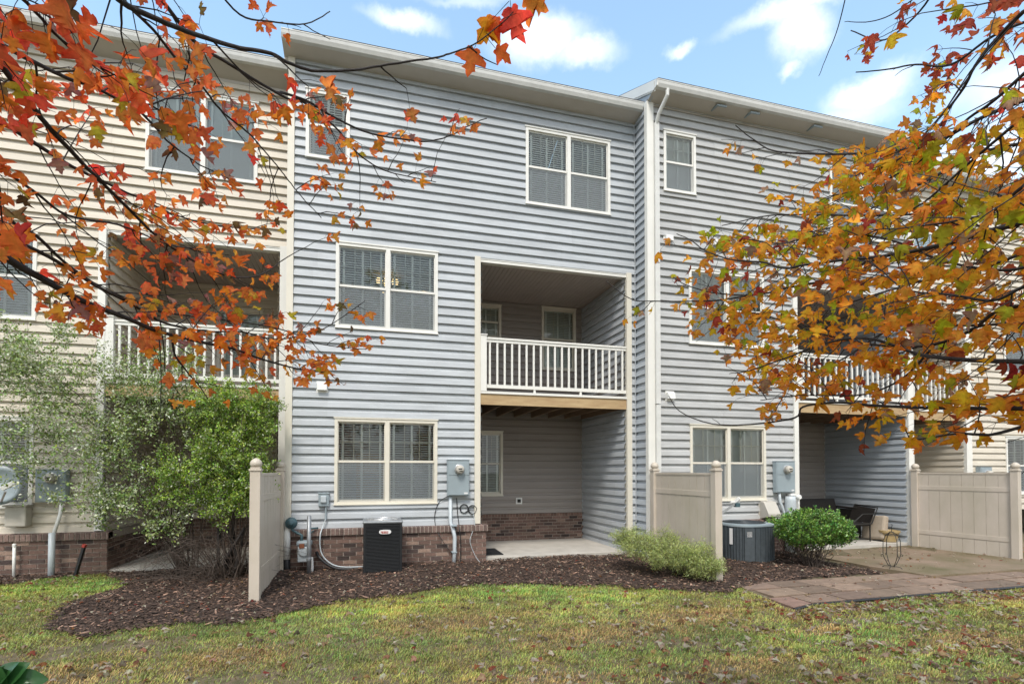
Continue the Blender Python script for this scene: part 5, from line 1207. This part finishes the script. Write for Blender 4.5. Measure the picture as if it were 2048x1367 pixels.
# bare arching branches at the foot of the shrubs
bs = T('bare_shrub', 'tangle of bare brown arching branches at the foot of the green shrub', 'shrub', (-2.2, -.6, -.22)); g = np.random.default_rng(9); segs = []
for k in range(70):
    a = g.uniform(PI*.8, PI*1.5) if k % 4 else g.uniform(0, 2*PI); Lr = g.uniform(.6, 1.9); b0 = np.array([-2.15+g.normal(0, .1), -.6+g.normal(0, .1), -.22]); hgt = g.uniform(.08, .75)
    e = b0+np.array([math.cos(a)*Lr, math.sin(a)*Lr*.55, hgt*.5]); m_ = b0+np.array([math.cos(a)*Lr*.45, math.sin(a)*Lr*.3, hgt])+g.normal(0, .09, 3); sp_ = spline([b0, (b0+m_)/2+g.normal(0, .09, 3), m_, e+g.normal(0, .05, 3)], 5)
    segs.append((sp_, g.uniform(.004, .010), .0015))
    for _ in range(7):
        q = sp_[g.integers(5, len(sp_))]; dd = g.normal(0, .14, 3)+np.array([0, 0, .03]); segs.append((np.array([q, q+dd*.6+g.normal(0, .02, 3), q+dd*1.3]), .0025, .001))
twigs_mesh('branches', segs, 'twig', bs.o, bs.loc)
b = MB()
for k in range(7): x, y = -2.12+g.normal(0, .09), -.55+g.normal(0, .07); b.tube([(x, y, -.25), (x+g.normal(0, .05), y, .1), (x+g.normal(0, .14), y+.02, .6)], [.035, .026, .018], 8)
bs.part('trunk', b, 'bark', smooth=True)
def boxcol(g, P, s):
    n = len(P); top = np.clip((P[:, 2]-.35)/.5, 0, 1); return hsv(g.uniform(.24, .32, n)-.03*s, g.uniform(.75, .9, n), g.uniform(.10, .42, n)*(.75+.5*s))
shrub('boxwood_bush', 'rounded clipped glossy green bush beside the low grey air conditioner', 'bush', (7.74, -2.05, -.26),
      [(7.78, -2.05, .48, .68, .5, .30, 2.2), (7.48, -2.0, .42, .36, .4, .24, .8), (8.1, -2.1, .40, .38, .4, .24, .8)],
      520, 34, .16, .040, boxcol, 60, 12, 'glossleaf', stemr=.010, spread=.5, shell=.72)
shrub('boxwood_bush', 'small dark green bush behind the rounded one, below the grey meter', 'bush', (8.15, -1.15, -.23),
      [(8.1, -1.2, .42, .52, .35, .22, 1)], 160, 34, .16, .038, boxcol, 20, 13, 'glossleaf', stemr=.010, spread=.5, shell=.6)
def yewcol(g, P, s):
    n = len(P); return hsv(g.uniform(.165, .235, n), g.uniform(.55, .78, n), g.uniform(.22, .62, n)*(.75+.4*s))
ND = (np.array([(-.10, 0, 0), (.10, 0, 0), (.07, .6, .02), (0, 1, -.05), (-.07, .6, .02)]), np.array([(0, 1, 2), (0, 2, 4), (4, 2, 3)]))
shrub('spreading_shrub', 'low spreading yellow green shrub before the middle fence', 'shrub', (5.0, -2.15, -.25),
      [(4.85, -2.2, .12, .50, .40, .20, 1.4), (4.5, -1.85, .24, .45, .35, .18, 1.0), (5.1, -2.62, .02, .30, .22, .16, .7), (4.45, -1.45, .34, .34, .3, .13, .5), (5.05, -1.75, .34, .22, .2, .20, .35), (5.0, -2.5, .22, .3, .2, .12, .4)],
      520, 74, .27, .033, yewcol, 60, 14, 'shrubleaf', stemr=.006, spread=.65, shell=.35, upb=.15, tpl=ND)
shrub('grass_clump', 'dry yellowish plant tops rising behind the left fence', 'plant', (-1.75, -.2, -.2), [(-1.68, .05, 1.62, .10, .10, .25, 1)], 40, 14, .3, .05,
      lambda g, P, s: hsv(g.uniform(.12, .2, len(P)), g.uniform(.5, .7, len(P)), g.uniform(.2, .45, len(P))), 20, 15, stemr=.006, upb=1.5, tpl=ND)
# broad glossy leaves at the lower left corner
bl = T('broadleaf_plant', 'dark glossy broad leaved plant in the lower left corner', 'plant', tuple(at(-20, 1420, 2.6)*np.array([1, 1, 0])+np.array([0, 0, -.33])))
tv = []; tf = []
ny = 8
for j in range(ny+1):
    t = j/ny; w_ = .36*math.sin(PI*min(t*.97+.02, 1))**.8
    for i in (-1, -.5, 0, .5, 1): tv.append((i*w_, t, .10*abs(i)*w_*3-.35*(t-.2)**2))
for j in range(ny):
    for i in range(4): a = j*5+i; tf.append((a, a+1, a+6, a+5))
hub = at(-8, 1375, 2.35); ls = [((80, 1356), .11), ((40, 1330), .10), ((14, 1330), .11), ((-30, 1330), .13), ((35, 1362), .12), ((5, 1395), .14), ((70, 1390), .10), ((-60, 1350), .15)]
Pp = []; Bb = []; Nn = []; Ss = []; sg = []
for (p, s_) in ls:
    e = at(p[0], p[1], 2.3); d = nrm(e-hub); st_ = e-d*s_*.9; Pp.append(st_); Bb.append(d); Nn.append(nrm(np.array([0, -.9, 1])+g.normal(0, .3, 3))); Ss.append(s_); sg.append((np.array([hub, (hub+st_)/2, st_]), .003, .002))
sg.append((np.array([hub*np.array([1, 1, 0])+np.array([0, 0, -.36]), (hub+hub*np.array([1, 1, 0])+np.array([0, 0, -.36]))/2, hub]), .006, .004))
A_, B_, C_ = frames(np.array(Bb), np.array(Nn)); V, Fc, cc = scatter(np.array(tv), np.array(tf), np.array(Pp), A_, B_, C_, np.array(Ss), np.tile(np.array([[.035, .115, .03]]), (len(ls), 1)))
fast_mesh('foliage', V, Fc, cc, 'glossleaf', bl.o, bl.loc, smooth=True); twigs_mesh('stems', sg, 'twig', bl.o, bl.loc)

# ---- the wood behind the photographer: seen mirrored in the window panes, and it holds back the low sky
def back_tree(x, y, h, r, seed, label, hue):
    g = np.random.default_rng(seed); th = T('woodland_tree', label, 'tree', (x, y, -.45), 'trees standing behind the photographer')
    b = MB(); b.tube([(x, y, -.6), (x+.1, y, h*.4), (x-.1, y, h*.85)], [.28, .18, .05], 9)
    for k in range(9):
        a = g.uniform(0, 2*PI); z = h*g.uniform(.3, .75); b.tube([(x, y, z), (x+math.cos(a)*r*.45, y+math.sin(a)*r*.45, z+r*.35), (x+math.cos(a)*r*.85, y+math.sin(a)*r*.85, z+r*.5)], [.09, .05, .015], 6)
    th.part('trunk', b, 'bark', smooth=True)
    blobs = [(x+g.normal(0, r*.42), y+g.normal(0, r*.42), h*g.uniform(.38, .92), r*g.uniform(.3, .55), r*g.uniform(.3, .55), r*g.uniform(.25, .45)) for _ in range(12)]
    C, U = blob_pts(g, blobs, 3000, .3); Bd = nrm(U+g.normal(0, .8, C.shape)); Nh = nrm(g.normal(0, 1, C.shape)); A, B, Cc = frames(Bd, Nh)
    c = hsv(hue+g.normal(0, .02, len(C)), g.uniform(.7, .9, len(C)), g.uniform(.08, .3, len(C))); V, Fc, c3 = scatter(*LEAF4, C, A, B, Cc, g.uniform(.3, .55, len(C)), c)
    fast_mesh('crown', V, Fc, c3, 'shrubleaf', th.o, th.loc)
for i, (x, y, h, r, hue) in enumerate([(-17, -24, 13, 4.5, .24), (-10, -27, 15, 4.5, .22), (-3, -25, 12, 4.2, .10), (4, -28, 15, 4.6, .25), (10.5, -24, 13, 4.5, .20), (18, -26, 14, 4.8, .08), (26, -24, 13, 4.8, .24), (-24, -22, 12, 4.5, .2)]):
    back_tree(x, y, h, r, 100+i, ['green woodland tree second from the left end of the wood behind the photographer', 'tall olive green woodland tree left of the golden one behind the photographer', 'golden autumn woodland tree right behind the photographer', 'tallest deep green woodland tree right of the golden one', 'yellow green woodland tree left of the orange one', 'orange brown autumn woodland tree on the right behind the photographer', 'rightmost green woodland tree behind the photographer', 'leftmost small green woodland tree behind the photographer'][i], hue)
